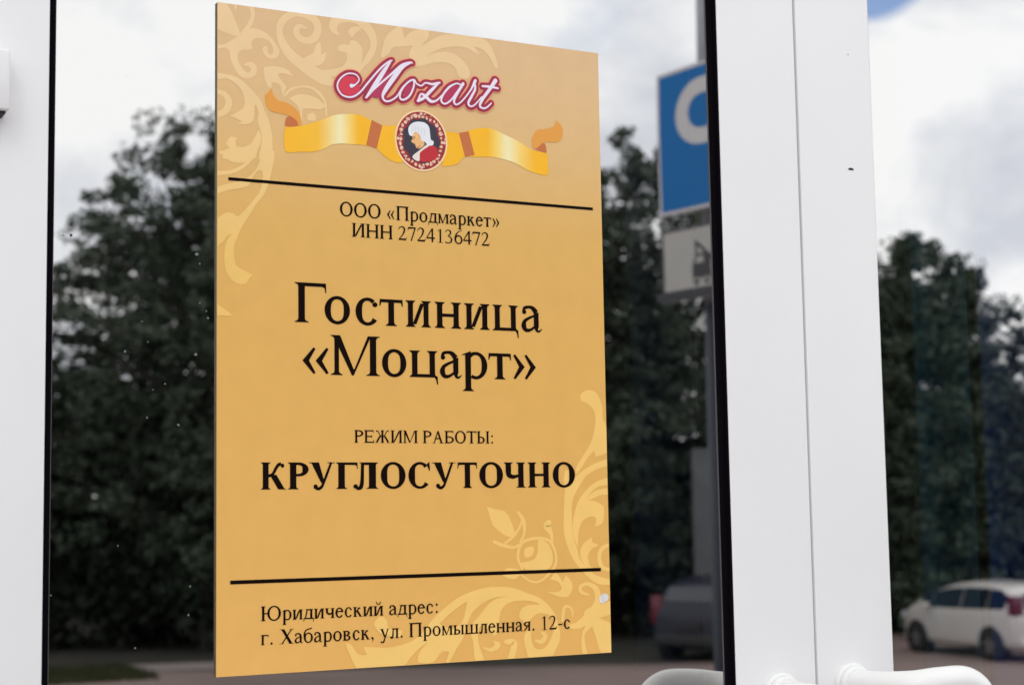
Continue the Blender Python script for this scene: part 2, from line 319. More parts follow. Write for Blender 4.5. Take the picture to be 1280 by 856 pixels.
ORN=[["b",[[-1.5,-1.1],[5.5,-2.0],[11.6,4.6],[15.9,13.3],[21.8,27.5],[18.3,29.3],[11.2,27.9],[0.4,25.1],[-1.4,24.4]]],["s",[[17.3,0.1,2.0],[17.1,2.5,2.0],[17.3,5.0,0.6]]],["s",[[28.2,-1.3,3.0],[32.5,1.9,4.0],[33.0,10.2,4.0],[29.1,19.1,4.0],[24.4,26.2,5.0]]],["b",[[-1.4,40.5],[6.5,38.2],[14.0,33.1],[21.8,27.5],[25.4,23.3],[32.0,20.2],[39.6,20.6],[48.3,24.2],[54.0,30.1],[58.8,38.0],[56.9,43.8],[51.1,46.4],[45.4,44.3],[42.5,39.0],[44.4,35.5],[47.3,35.6],[47.3,40.3],[50.2,42.7],[52.6,40.6],[52.6,35.9],[48.3,29.9],[41.5,28.3],[34.9,29.6],[32.0,33.7],[32.5,39.2],[22.5,41.8],[19.2,45.5],[19.7,52.8],[24.4,59.7],[29.1,62.0],[31.5,58.9],[30.1,56.3],[24.4,55.1],[30.1,51.6],[34.8,52.9],[37.2,57.3],[35.8,63.1],[29.1,67.1],[22.5,66.4],[16.9,60.6],[12.6,51.8],[10.8,42.8],[5.6,41.5],[-1.4,44.2]]],["s",[[84.7,13.5,2.0],[79.4,12.3,4.0],[75.4,16.1,6.1],[77.4,22.5,6.1],[85.2,25.3,6.1],[93.1,21.5,7.1],[96.6,13.5,7.0],[94.2,5.2,7.6],[86.3,1.0,7.0],[77.4,0.2,6.1],[67.7,3.9,6.0],[60.8,11.3,6.6],[58.9,21.0,6.1],[62.7,31.9,8.0],[70.5,41.3,10.0],[80.2,47.7,11.1],[91.0,54.1,12.1],[100.8,58.6,12.1],[108.8,61.6,8.1]]],["b",[[79.2,44.0],[87.1,39.3],[92.0,35.9],[94.0,30.0],[96.5,25.9],[99.0,26.0],[99.5,32.2],[99.9,37.8],[103.9,33.6],[103.4,41.2],[98.9,46.5],[89.0,48.6]]],["b",[[85.7,50.9],[95.5,51.6],[106.4,50.4],[120.4,46.0],[125.5,38.7],[124.6,32.1],[119.5,31.7],[115.5,29.3],[119.6,24.5],[127.6,24.0],[129.2,20.0],[134.7,19.8],[140.3,24.9],[141.2,32.0],[139.6,44.7],[138.6,49.6],[112.4,56.4],[95.5,58.3]]],["s",[[139.9,6.1,2.0],[134.8,8.2,5.1],[130.7,11.6,7.1],[130.7,14.5,4.1]]],["s",[[118.6,15.5,0.8],[113.6,13.3,5.1],[111.7,8.7,8.1],[114.7,2.6,8.1],[124.8,0.3,5.1],[135.9,0.8,5.1],[145.0,4.5,9.2],[151.1,12.5,8.1],[152.5,22.9,6.2],[147.9,33.2,6.1],[142.7,40.5,4.1],[139.6,45.7,2.0]]],["s",[[162.2,30.5,4.1],[164.4,22.5,5.1],[169.6,12.1,7.2],[179.1,3.1,6.2]]],["b",[[163.3,20.7],[169.6,10.2],[174.9,4.6],[182.2,0.8],[183.2,5.6],[184.2,11.3],[190.5,4.6],[200.1,0.0],[209.6,0.3],[209.5,7.2],[200.9,17.1],[210.5,11.0],[222.3,3.7],[235.2,0.6],[251.5,-0.4],[265.7,0.3],[274.4,4.3],[280.8,13.6],[285.0,26.1],[283.9,29.3],[280.6,27.7],[276.3,19.1],[267.7,12.1],[258.9,10.2],[265.4,17.4],[258.8,16.2],[250.2,12.2],[237.2,12.8],[223.2,16.4],[213.6,21.5],[208.2,26.1],[205.0,32.4],[197.5,37.1],[189.2,27.3],[193.6,17.0],[184.1,19.1],[172.6,21.5],[167.4,28.9],[163.3,30.4]]],["b",[[208.2,26.1],[215.7,21.8],[226.4,19.0],[237.1,19.7],[246.7,25.6],[253.1,32.8],[253.0,41.7],[243.2,42.8],[240.1,38.2],[236.9,32.6],[228.4,29.7],[216.6,31.0],[207.0,34.1],[200.7,36.8]]],["b",[[43.9,55.6],[44.4,64.9],[47.2,72.1],[51.1,74.4],[52.0,68.7],[58.8,69.9],[60.7,74.3],[61.6,79.8],[65.5,71.0],[62.6,67.6],[58.8,63.3],[57.8,59.7],[63.6,59.0],[72.4,60.9],[66.5,54.9],[55.9,52.9],[46.3,54.4]]],["s",[[63.6,79.6,2.0],[69.4,73.4,2.5],[79.2,69.5,2.0],[89.0,69.4,2.5],[96.8,73.3,3.0],[102.7,80.2,2.5],[104.2,88.6,2.0],[104.6,94.2,1.6]]],["b",[[68.4,81.9],[75.2,77.5],[85.0,76.4],[93.8,78.3],[100.7,82.3],[103.7,84.9],[98.7,89.2],[87.9,89.3],[81.0,91.0],[81.0,102.2],[79.0,100.5],[78.1,91.3],[73.3,85.2]]],["b",[[85.9,99.9],[86.4,95.1],[90.8,92.8],[94.2,95.3],[93.7,100.0]]],["s",[[0.1,82.7,4.0],[6.6,84.3,5.0],[10.8,90.7,6.0],[7.6,99.3,6.0],[0.1,103.8,4.9]]],["b",[[-1.3,65.8],[8.4,65.7],[16.9,67.0],[24.4,70.8],[32.9,78.2],[39.6,85.0],[44.3,94.7],[48.2,103.6],[51.0,114.5],[51.9,125.5],[51.0,139.5],[38.6,140.5],[41.5,124.6],[41.5,117.2],[37.7,106.5],[38.6,99.0],[36.7,91.8],[34.8,91.0],[34.8,99.4],[32.9,106.9],[25.4,110.4],[17.9,110.3],[23.5,107.9],[19.7,106.4],[11.3,103.6],[17.8,100.1],[23.5,95.9],[25.4,89.2],[22.5,79.4],[15.9,72.7],[8.5,69.8],[-1.3,71.4]]],["b",[[9.5,126.6],[12.3,122.7],[18.8,123.0],[16.9,126.9],[18.8,131.3],[25.4,130.7],[32.0,126.4],[37.7,115.7],[39.6,113.7],[41.5,122.8],[37.7,133.3],[34.8,140.9],[5.8,143.4],[5.8,136.1],[11.3,132.9],[8.1,129.5]]],["b",[[2.2,136.4],[36.8,133.3],[33.9,140.2],[29.1,146.3],[21.3,152.6],[11.8,157.1],[-1.1,158.7],[-1.1,155.4],[11.7,153.4],[21.3,148.8],[26.2,144.6],[18.5,146.2],[10.8,144.6],[6.0,139.8],[2.2,139.2]]],["b",[[39.8,133.0],[53.2,131.8],[52.5,144.3],[50.5,153.9],[47.5,164.6],[43.6,173.4],[35.8,183.4],[30.0,193.2],[25.2,201.0],[20.4,208.8],[16.6,218.4],[8.0,218.0],[13.7,211.1],[9.0,213.3],[5.2,219.1],[-1.0,219.5],[-1.0,207.4],[7.0,202.3],[-1.0,206.5],[-1.0,199.1],[8.9,191.9],[15.6,192.4],[19.0,194.9],[26.2,187.9],[32.9,179.9],[38.8,171.9],[41.2,166.0],[42.7,152.7],[38.8,151.1],[32.9,158.2],[29.1,166.0],[19.4,169.6],[11.8,171.2],[3.2,174.6],[-1.1,175.9],[-1.1,170.3],[9.9,165.7],[22.3,161.9],[31.0,156.5],[36.8,149.4],[39.8,141.6]]],["b",[[-0.2,201.7],[25.2,200.0],[20.1,210.3],[16.1,219.3],[15.6,229.2],[17.8,239.0],[24.6,243.0],[33.7,246.9],[30.3,249.3],[26.9,255.0],[20.1,255.8],[13.3,252.4],[8.3,245.0],[6.6,235.2],[7.1,224.3],[9.9,215.3],[14.4,210.6],[11.0,211.9],[4.3,219.0],[-0.2,223.6]]],["b",[[-0.6,274.3],[5.5,277.8],[15.1,284.5],[8.9,284.7],[-0.6,284.0]]],["b",[[371.4,353.3],[371.6,347.5],[379.4,343.1],[389.0,345.5],[395.5,357.9],[396.1,371.2],[398.9,376.2],[403.1,401.2],[387.4,408.7],[385.6,402.9],[377.7,409.6],[371.8,417.8],[364.9,426.1],[363.7,421.1],[370.0,411.2],[382.0,394.7],[387.2,378.0],[387.5,368.0],[384.7,361.4],[377.1,355.7]]],["b",[[350.1,453.3],[351.2,439.7],[350.1,431.5],[352.7,421.9],[358.6,424.7],[360.1,431.5],[366.5,426.1],[376.2,419.9],[389.2,414.4],[405.5,409.5],[405.3,416.5],[389.1,420.6],[376.0,427.5],[367.9,437.0],[361.2,447.9],[358.7,457.4],[358.4,469.7],[358.8,484.6],[363.3,496.9],[366.2,507.9],[373.9,516.2],[384.8,524.7],[402.3,530.1],[402.2,534.1],[386.2,532.9],[373.7,524.4],[361.3,511.8],[353.8,498.1],[349.4,483.1],[349.3,466.8]]],["b",[[358.8,483.3],[359.9,469.7],[364.2,456.1],[369.2,448.0],[380.6,437.1],[392.0,431.7],[405.0,429.7],[404.8,435.9],[390.2,437.9],[380.4,444.0],[375.5,450.8],[386.6,453.0],[394.5,457.9],[395.2,464.8],[392.5,474.3],[384.4,476.9],[386.2,470.1],[383.1,467.3],[375.0,468.6],[367.7,475.3],[365.1,486.1],[364.8,498.3],[363.3,494.2]]],["b",[[375.5,450.8],[380.4,445.4],[388.5,441.3],[404.7,440.0],[404.5,446.3],[393.2,446.2],[381.9,450.2]]],["b",[[373.9,516.2],[367.7,507.9],[367.1,499.8],[371.3,493.1],[377.7,489.1],[381.0,487.1],[380.8,491.9],[388.8,495.5],[380.7,498.7],[375.7,505.4],[377.1,513.6],[380.2,517.8]]],["s",[[400.8,495.1,2.8],[391.9,499.0,4.3],[388.5,507.1,4.3],[391.4,516.7,4.3],[400.2,519.7,2.9]]],["b",[[265.7,456.3],[274.7,459.1],[283.7,460.5],[289.6,467.3],[295.4,483.3],[287.8,485.2],[277.3,479.0],[271.4,473.6]]],["s",[[298.8,462.0,2.2],[304.8,470.2,4.2],[305.3,482.2,2.8],[301.3,490.1,2.8]]],["s",[[272.6,489.5,2.8],[281.6,493.0,3.5],[293.6,495.3,2.8],[302.8,491.5,2.8]]],["s",[[284.6,491.1,2.1],[293.8,484.7,2.8],[300.9,475.4,2.2],[303.3,468.8,2.1]]],["s",[[302.4,515.5,2.8],[298.0,504.7,2.8],[301.3,492.8,3.5],[310.5,488.3,2.8],[322.9,487.3,2.8],[333.6,490.9,2.8],[339.6,503.1,2.8],[337.8,515.2,2.8],[323.6,527.5,2.1],[312.8,528.4,2.1],[302.2,522.1,1.7],[297.8,518.0,2.1]]],["b",[[301.0,510.1],[314.8,507.8],[319.5,501.3],[320.5,489.2],[329.0,490.8],[335.0,499.0],[336.3,509.8],[330.0,517.6],[306.9,516.9]]],["b",[[305.8,496.9],[313.5,495.1],[315.7,497.2],[313.3,503.8],[305.6,504.9]]],["s",[[336.0,490.9,2.8],[334.6,482.8,4.2],[330.8,476.0,8.5],[332.5,472.6,5.7]]],["b",[[281.1,522.1],[285.7,515.0],[299.3,516.7],[300.7,520.7],[293.1,525.8]]],["b",[[328.7,538.3],[338.8,539.4],[345.1,536.9],[342.1,530.1],[332.8,527.1],[339.2,520.6],[346.8,530.2],[350.1,523.6],[356.2,529.2],[357.6,536.0],[352.7,543.9],[343.3,544.2],[335.6,541.3]]],["s",[[375.5,543.0,1.8],[367.6,540.4,3.6],[366.4,535.3,3.6],[374.4,532.7,3.6],[383.7,537.6,6.0],[386.1,548.0,7.2],[381.8,558.0,9.6],[373.6,565.6,9.6],[362.9,571.9,7.2],[353.6,572.6,3.6]]],["s",[[345.9,566.7,3.5],[347.5,555.5,3.6],[352.8,553.5,2.4],[356.6,558.1,2.4],[357.1,563.8,1.0]]],["b",[[376.5,555.5],[387.3,553.7],[403.6,548.6],[403.2,561.2],[386.9,566.2],[402.9,574.9],[403.5,602.3],[388.7,600.4],[382.5,584.2],[378.7,573.8],[370.6,580.2],[370.4,589.2],[373.4,600.7],[368.1,600.4],[365.8,589.0],[368.0,577.8],[370.8,573.4],[369.8,559.8]]],["b",[[246.0,538.2],[258.5,533.2],[273.5,532.1],[289.9,533.2],[305.1,538.2],[319.1,543.2],[329.3,550.3],[336.9,559.6],[340.6,569.8],[343.0,581.1],[338.8,592.1],[330.8,601.7],[309.0,600.5],[304.1,589.2],[303.0,580.3],[307.0,573.8],[312.1,573.0],[310.7,580.7],[314.3,590.9],[323.3,592.4],[329.8,587.2],[335.3,576.3],[335.5,565.1],[329.1,560.3],[318.8,558.8],[311.0,564.0],[307.1,568.3],[298.3,561.3],[301.0,553.6],[308.7,550.6],[321.6,550.5],[311.3,546.8],[296.0,546.2],[285.8,548.6],[279.4,553.8],[276.8,562.5],[275.3,573.5],[271.5,577.7],[265.3,573.0],[260.5,566.2],[255.4,570.3],[254.1,577.9],[255.2,585.6],[261.1,601.2],[251.2,600.7],[249.0,583.1],[245.5,572.1],[248.1,565.6],[255.6,558.3],[265.8,547.8],[275.9,542.6],[291.0,541.6],[273.4,542.0],[258.3,547.5],[247.0,556.9],[241.9,567.5],[238.2,567.4],[240.9,554.4]]],["s",[[315.7,584.3,2.4],[322.1,585.7,4.7],[326.1,580.3,4.8],[322.3,576.8,2.4]]],["s",[[260.1,588.1,1.7],[267.5,590.6,3.5],[274.5,586.6,5.9],[271.4,583.2,2.4]]],["s",[[283.9,583.8,4.7],[291.5,585.3,7.1],[291.4,591.9,7.1],[288.7,599.4,7.1]]],["b",[[119.9,576.2],[126.1,578.6],[132.9,587.4],[141.0,588.3],[137.6,581.3],[145.7,581.7],[159.6,583.0],[171.3,582.0],[185.6,578.4],[197.6,570.4],[207.3,559.1],[219.5,549.8],[231.8,541.6],[244.2,536.6],[259.5,532.8],[259.4,540.5],[244.1,544.3],[229.2,552.4],[217.0,561.6],[214.5,563.7],[224.1,568.5],[233.9,566.7],[240.2,558.3],[247.7,549.9],[256.9,543.7],[256.8,548.1],[247.6,556.4],[242.5,567.1],[238.7,577.8],[231.2,588.3],[223.7,599.8],[220.1,600.6],[223.8,590.1],[216.6,589.7],[206.8,598.8],[192.5,598.0],[192.6,590.6],[197.4,584.4],[202.3,580.3],[195.0,584.3],[185.4,592.3],[175.8,602.4],[166.4,604.0],[134.0,602.1],[124.9,589.0]]],["b",[[148.2,560.7],[155.2,554.7],[161.0,558.1],[162.1,563.5],[165.6,566.8],[176.2,568.4],[173.8,574.7],[160.9,571.9],[153.9,569.4]]]]
BAND=[[[64.5,108.5],[78.4,106.6],[94.3,100.9],[104.2,96.4],[111.7,93.1],[124.2,90.6],[138.0,90.1],[149.4,94.3],[160.8,98.0],[177.6,97.6],[180.0,111.8],[181.1,131.0],[169.5,130.8],[159.3,124.5],[154.9,120.7],[144.1,118.7],[131.5,118.7],[119.0,119.2],[109.0,121.3],[101.6,126.1],[90.5,129.5],[77.1,130.7],[64.4,131.2]],[[223.9,99.3],[241.0,97.6],[260.3,91.4],[275.8,89.9],[295.3,96.0],[309.0,101.0],[320.8,107.0],[337.8,109.1],[339.0,119.8],[338.4,130.5],[328.3,130.5],[316.4,127.9],[304.6,122.7],[294.8,120.0],[277.3,118.0],[257.9,119.7],[246.4,120.7],[238.6,128.3],[223.4,132.2]]]
STRAP=[[[150.0,93.7],[160.8,98.0],[154.9,120.7],[144.1,118.1]],[[241.0,97.6],[251.5,94.9],[257.9,117.9],[247.3,120.6]]]
CURL=[[[51.3,74.3],[53.1,80.5],[57.9,84.7],[66.3,86.1],[74.8,91.1],[79.0,97.7],[79.9,105.9],[77.2,106.7],[76.0,102.7],[72.3,99.6],[66.9,97.8],[57.9,96.3],[49.5,94.9],[45.9,89.4],[44.9,81.4],[47.7,78.2]],[[348.7,74.8],[352.7,77.1],[356.7,82.2],[355.4,91.3],[349.2,96.9],[341.1,97.1],[334.0,98.7],[326.9,104.7],[322.9,105.1],[321.4,96.3],[327.2,86.8],[337.3,84.4],[347.6,80.3]]]
FOLD=[[[65.1,100.3],[68.1,98.6],[72.3,99.6],[77.2,102.6],[78.4,106.2],[64.5,108.3]],[[329.0,100.1],[336.0,99.4],[337.4,108.2],[330.8,107.9],[323.9,105.3]]]
OVAL=[201.1,108.8,27.6,29.7]
HAIR=[[187.5,98.3],[190.7,93.5],[196.6,90.9],[204.4,91.0],[209.1,94.4],[210.2,100.7],[211.1,107.0],[213.9,108.5],[213.0,112.2],[208.1,112.7],[204.2,109.4],[201.3,108.8],[199.4,103.5],[194.5,100.8],[191.6,105.1],[188.6,104.5]]
FACE=[[191.4,105.3],[194.5,100.3],[200.4,103.4],[203.7,109.5],[204.2,112.6],[199.7,116.4],[195.8,116.5],[194.4,113.0],[191.5,111.5],[190.3,110.1],[192.0,108.0]]
COAT=[[198.7,119.9],[210.1,112.1],[217.0,114.6],[217.6,123.7],[208.9,128.5],[199.6,128.4]]
CRAVAT=[[191.3,125.1],[198.2,119.0],[209.1,110.3],[211.1,112.0],[199.7,120.3],[198.9,128.5],[194.7,128.4]]
SCRIPT=[[[129.4,63.4,4.9],[133.2,61.9,1.9],[137.2,56.8,1.6],[133.7,52.1,1.7],[125.4,52.3,1.7],[117.9,58.2,1.8],[115.3,65.9,2.0],[120.0,73.0,1.9],[129.1,74.2,2.1],[137.7,68.9,2.0],[147.4,57.1,2.1],[159.0,43.5,2.1],[167.6,36.0,2.0],[171.2,34.2,1.2]],[[169.9,35.2,1.6],[162.9,45.2,4.6],[154.3,58.5,5.5],[145.8,71.0,3.0],[143.8,73.3,1.6]],[[146.2,70.2,1.8],[158.9,58.0,2.1],[169.8,48.1,2.4],[180.8,38.1,3.1],[189.4,34.2,2.1],[192.1,34.4,1.6]],[[190.2,34.7,1.5],[181.6,39.5,4.6],[172.9,50.6,5.8],[164.2,63.2,4.9],[161.1,70.1,3.1],[163.4,74.2,2.3],[168.8,73.6,2.0],[175.8,68.5,1.9],[182.1,59.1,1.9],[190.0,51.7,1.8],[193.2,51.6,1.9],[193.4,57.1,2.2],[189.1,66.4,2.3],[182.8,71.1,2.2],[178.9,69.6,2.2],[180.5,62.2,2.1],[186.9,54.2,2.0],[193.5,50.6,2.0],[196.3,53.9,1.9],[201.3,55.6,1.8],[205.8,52.3,1.8],[212.9,52.8,2.8],[217.7,51.3,2.4],[220.9,50.5,2.2]],[[219.3,51.4,2.2],[211.2,59.6,3.7],[204.0,67.0,3.4],[197.7,70.6,3.4]],[[198.5,69.0,2.8],[200.9,63.7,2.1],[205.6,65.4,3.7],[211.1,69.6,3.7],[216.7,68.6,2.2],[223.1,62.8,1.9],[231.3,53.8,1.9],[238.6,49.3,1.9],[243.4,50.2,1.9]],[[238.6,49.3,1.9],[231.3,53.3,2.2],[224.8,61.1,2.4],[222.3,68.0,2.3],[226.2,70.6,2.1],[232.7,66.2,2.0],[240.1,56.5,2.0],[245.0,50.1,2.2]],[[245.9,48.8,3.7],[240.1,58.0,3.1],[235.9,66.6,2.8],[238.3,70.1,2.0],[244.8,65.7,1.7],[253.9,54.3,2.0],[258.1,46.4,3.4],[259.3,44.3,3.7]],[[258.6,47.1,2.5],[258.8,53.0,2.8],[254.6,60.9,3.1],[251.3,67.2,2.8],[253.7,70.3,2.1],[258.6,68.0,1.7],[266.1,59.7,1.7]],[[281.2,41.9,5.3],[275.3,50.5,4.0],[266.8,61.9,3.7],[263.8,68.9,2.8],[267.5,70.8,2.2],[271.7,69.3,1.9],[276.3,64.9,1.6]],[[267.1,48.9,2.5],[275.3,48.6,2.8],[283.9,49.2,2.2]]]
FILLR=[[[119.4,58.7],[125.4,54.5],[133.7,55.0],[136.0,59.1],[138.2,64.6],[134.4,71.4],[125.3,72.8],[118.5,69.5],[116.6,64.0]]]
FILLC=[[[148.1,70.7],[151.2,60.3],[166.7,46.2],[174.5,43.2],[171.3,56.6],[163.4,69.1],[158.8,71.8]],[[183.6,68.4],[183.7,59.7],[193.1,54.3],[191.5,63.2]],[[224.7,67.0],[229.6,56.2],[242.6,50.3],[236.0,62.9],[227.8,69.7]]]
BOX3=[[72.9,103.6],[101.8,126.8],[132.3,154.4],[156.3,180.2],[183.0,209.0],[213.0,240.9],[244.1,271.4],[274.6,302.9],[306.1,329.0]]
BOX4=[[80.2,105.5],[107.7,156.2],[158.5,183.2],[186.4,215.8],[217.8,241.0],[241.3,268.1],[269.4,294.1],[296.5,321.3]]
BOX6=[[40.6,64.0],[66.0,85.7],[86.3,110.9],[112.2,133.4],[129.0,153.8],[156.3,181.2],[184.2,206.3],[208.5,232.8],[235.0,255.6],[257.9,283.2],[284.3,307.5],[310.2,335.2],[337.8,362.7]]
SPK=[[1.1703,3.3406],[1.172,3.4695]]
DROPS=[[0.4341,3.2035,2,0],[0.4369,3.1951,1.3,0],[0.4444,3.1471,1.3,0],[0.4336,3.1144,2,0],[0.3908,3.124,1,0],[0.3518,3.124,1,0],[0.3708,3.115,1.5,0],[0.4061,3.0879,1.2,0],[0.3855,3.1416,1,0],[0.3956,3.0824,1,0],[0.437,3.1602,1,0],[0.443,3.1532,1,0],[0.3236,3.2133,1.8,1],[0.3171,3.2128,0.9,1],[0.3904,3.0582,1.3,0],[0.4181,3.0522,1.5,0],[0.3659,2.949,1,0],[0.4291,2.9127,1.2,0],[0.4278,2.8883,1.3,0],[0.3813,2.8623,1.2,0],[0.3102,2.9093,1,0]]

# ------------------------------------------------------------------ serif lettering (outlines written here, em = 1000)
def glyph(ch, bold=False):
    """returns (advance, list of outlines) ; y up"""
    up = ch.isupper() or ch.isdigit()
    H = 662 if up else 452
    S = (174 if up else 135) if bold else (112 if up else 100)
    T = 62 if bold else (60 if up else 54)
    E = (58 if up else 45) if bold else (62 if up else 46)
    P = []
    def rect(x0, y0, x1, y1): P.append([(x0, y0), (x1, y0), (x1, y1), (x0, y1)])
    def ser(xe, dx, y, d):     # one bracketed serif from stem edge xe, outwards dx, at height y, growing d
        P.append([(xe, y), (xe + dx, y), (xe + dx, y + 13 * d), (xe + dx * .55, y + 22 * d), (xe + dx * .15, y + 38 * d), (xe, y + 70 * d)])
    def stem(x, y0=0, y1=None, s=None, b=(1, 1), t=(1, 1)):
        y1 = H if y1 is None else y1; s = s or S
        rect(x, y0, x + s, y1)
        if b[0]: ser(x, -E, y0, 1)
        if b[1]: ser(x + s, E, y0, 1)
        if t[0]: ser(x, -E, y1, -1)
        if t[1]: ser(x + s, E, y1, -1)
    def dg(x0, y0, x1, y1, w_): P.append([(x0, y0), (x0 + w_, y0), (x1 + w_, y1), (x1, y1)])
    def arc(cx, cy, rx, ry, a0, a1, s=None, t=None, n=26, pw=1.4):
        s = s or S; t = t or T; L_, R2 = [], []
        for i in range(n + 1):
            a = R_(a0 + (a1 - a0) * i / n); c, q = math.cos(a), math.sin(a)
            w_ = t + (s - t) * abs(c) ** pw
            L_.append((cx + rx * c, cy + ry * q))
            R2.append((cx + (rx - w_) * c if abs(c) > 1e-3 else cx, cy + (ry - (t + (w_ - t) * .35)) * q))
        for i in range(n): P.append([L_[i], L_[i + 1], R2[i + 1], R2[i]])
    def ball(x, y, r): P.append([(x + r * math.cos(i * math.pi / 7), y + r * math.sin(i * math.pi / 7)) for i in range(14)])
    def cur(pts, n=6):
        Q = spline(pts, n, False)
        A, B = [], []
        for i, (x, y, w_) in enumerate(Q):
            a = Q[max(0, i - 1)]; b = Q[min(len(Q) - 1, i + 1)]; dx, dy = b[0] - a[0], b[1] - a[1]; l = math.hypot(dx, dy) or 1
            A.append((x - dy / l * w_ / 2, y + dx / l * w_ / 2)); B.append((x + dy / l * w_ / 2, y - dx / l * w_ / 2))
        for i in range(len(Q) - 1): P.append([A[i], A[i + 1], B[i + 1], B[i]])
    def eserif(x, y, d, hgt, w_=26):   # vertical serif hanging from a bar end, d=-1 down
        P.append([(x, y), (x - w_ * 1.5, y), (x - w_ * .6, y + d * hgt * .35), (x + 4, y + d * hgt), (x + w_ * .6, y + d * hgt)] if True else [])
    m = E + 16
    c = ch.lower() if ch.lower() in 'онпитмцшчыклу' else ch
    x1 = m
    if ch in 'Оо':
        A = 778 if bold else (722 if up else 500); arc(A / 2, H / 2, A / 2 - 34, H / 2 + 12, 0, 360, n=40, s=S * 1.06)
    elif ch in 'Сс':
        A = 700 if up else 444; cx = A / 2 + 10; rx = A / 2 - 28
        arc(cx, H / 2, rx, H / 2 + 12, 48 if up else 52, 318 if up else 322, n=30, s=S * 1.06)
        if up:
            P.append([(cx + rx * .60, H * .93), (cx + rx * .80, H + 10), (cx + rx * .84, H + 10), (cx + rx * .88, H * .68), (cx + rx * .82, H * .68), (cx + rx * .66, H * .84)])
        else: ball(cx + rx * .62, H * .77, 42)
    elif c in 'нпицш' :
        A = {'н': 722 if up else 535, 'п': 722 if up else 535, 'и': 722 if up else 535, 'ц': 730 if up else 546, 'ш': 1000 if up else 775}[c]
        if bold and up: A = 778
        x2 = A - m - S
        fl = c in 'цш'
        stem(x1, b=(1, 0) if fl else (1, 1), t=(1, 0) if c == 'п' else (1, 1)); stem(x2, b=(0, 1) if fl else (1, 1), t=(0, 1) if c == 'п' else (1, 1))
        if c == 'н': rect(x1 + S, H * .5 - T * .5, x2, H * .5 + T * .5)
        if c == 'п': rect(x1 + S, H - T, x2, H)
        if c == 'и': dg(x1 + S - 10, H * .10, x2 - T * 1.3 + 8, H * .90, T * 1.4)
        if c == 'ш': stem((x1 + x2) / 2, b=(0, 0))
        if fl: rect(x1 + S, 0, x2, T)
        if c == 'ц': P.append([(x2 + S - 10, 0), (x2 + S + E, 0), (x2 + S + E, T * .5), (x2 + S + E + 8, -120), (x2 + S + E - 10, -120), (x2 + S + 18, -40)])
    elif ch == 'й':
        A = 535; x2 = A - m - S; stem(x1); stem(x2); dg(x1 + S - 10, H * .10, x2 - T * 1.3 + 8, H * .90, T * 1.4)
        cur([(A / 2 - 105, 640, 14), (A / 2 - 90, 575, 34), (A / 2, 535, 44), (A / 2 + 90, 575, 34), (A / 2 + 105, 640, 14)]); ball(A / 2 - 92, 625, 26); ball(A / 2 + 92, 625, 26)
    elif ch in 'Гг':
        A = (610 if bold else 578) if up else 410; stem(x1, t=(1, 0)); xr = A - 18; rect(x1 + S, H - T, xr - 8, H)
        P.append([(xr - 60, H), (xr - 4, H), (xr + 2, H - H * .24), (xr - 14, H - H * .24), (xr - 28, H - H * .12), (xr - 70, H - T)])
    elif c == 'т':
        A = (667 if bold else 611) if up else 437; stem(A / 2 - S / 2, t=(0, 0)); l, r = 20, A - 20; rect(l + 8, H - T, r - 8, H)
        for e, d in ((l, 1), (r, -1)):
            P.append([(e, H), (e + d * 60, H), (e + d * 66, H - T), (e + d * 28, H - H * .12), (e + d * 12, H - H * .25), (e - d * 6, H - H * .25)])
    elif c == 'м':
        A = (889 if up else 633); xr = A - m - S; tl = T * 1.3
        stem(x1, s=tl, t=(1, 0)); stem(xr, t=(0, 1)); xm = (x1 + xr) / 2 + 10
        P.append([(x1 - 8, H), (x1 + S * .9, H), (xm + 22, 0 + H * .12), (xm - 4, 0), (xm - 18, 0), (x1 + 4, H * .92)])
        P.append([(xm - 18, 0), (xm + 14, 0), (xr + 22, H), (xr - 34, H)])
        P.append([(xm - 20, 0), (xm + 2, 0), (xm + 26, H * .16), (xm - 6, H * .16)])
    elif ch == 'Р':
        A = 611 if bold else 556; stem(x1, t=(1, 0)); arc(x1 + S + 60, H * .74, A - x1 - S - 60 - 22, H * .26, -90, 90, n=20)
        rect(x1 + S - 2, H - T, x1 + S + 62, H); rect(x1 + S - 2, H * .48, x1 + S + 62, H * .48 + T)
    elif ch == 'р':
        A = 500; x1 = 82; stem(x1, -217, 430, t=(0, 0)); P.append([(x1 + S, 430), (x1 + S, 470), (x1 + S - 12, 470), (x1 - 55, 412), (x1 - 55, 398), (x1, 408)])
        arc(268, H / 2, 205, H / 2 + 12, -118, 128, n=24)
    elif ch in 'Бб' and ch == 'Б':
        A = 600; stem(x1, t=(1, 0), b=(1, 0)); rect(x1 + S, H - T, A - 75, H)
        P.append([(A - 120, H), (A - 62, H), (A - 54, H - 150), (A - 72, H - 150), (A - 92, H - 70), (A - 130, H - T)])
        arc(x1 + S + 80, H * .28, A - x1 - S - 80 - 25, H * .28, -90, 90, n=20); rect(x1 + S - 2, 0, x1 + S + 82, T); rect(x1 + S - 2, H * .56 - T, x1 + S + 82, H * .56)
    elif ch == 'б':
        A = 508; arc(A / 2, H / 2, A / 2 - 30, H / 2 + 12, 0, 360, n=34); cur([(48, 250, 60), (60, 420, 66), (130, 560, 60), (260, 615, 54), (380, 640, 50), (430, 690, 20)])
    elif ch in 'Вв' and ch == 'в':
        A = 472; stem(x1, t=(1, 0), b=(1, 0)); arc(x1 + S + 60, H * .76, 150, H * .24, -90, 90, n=16); arc(x1 + S + 70, H * .27, 175, H * .27, -90, 90, n=16)
        for y in (H - T, H * .5, 0): rect(x1 + S - 2, y, x1 + S + 72, y + T)
    elif ch == 'Е':
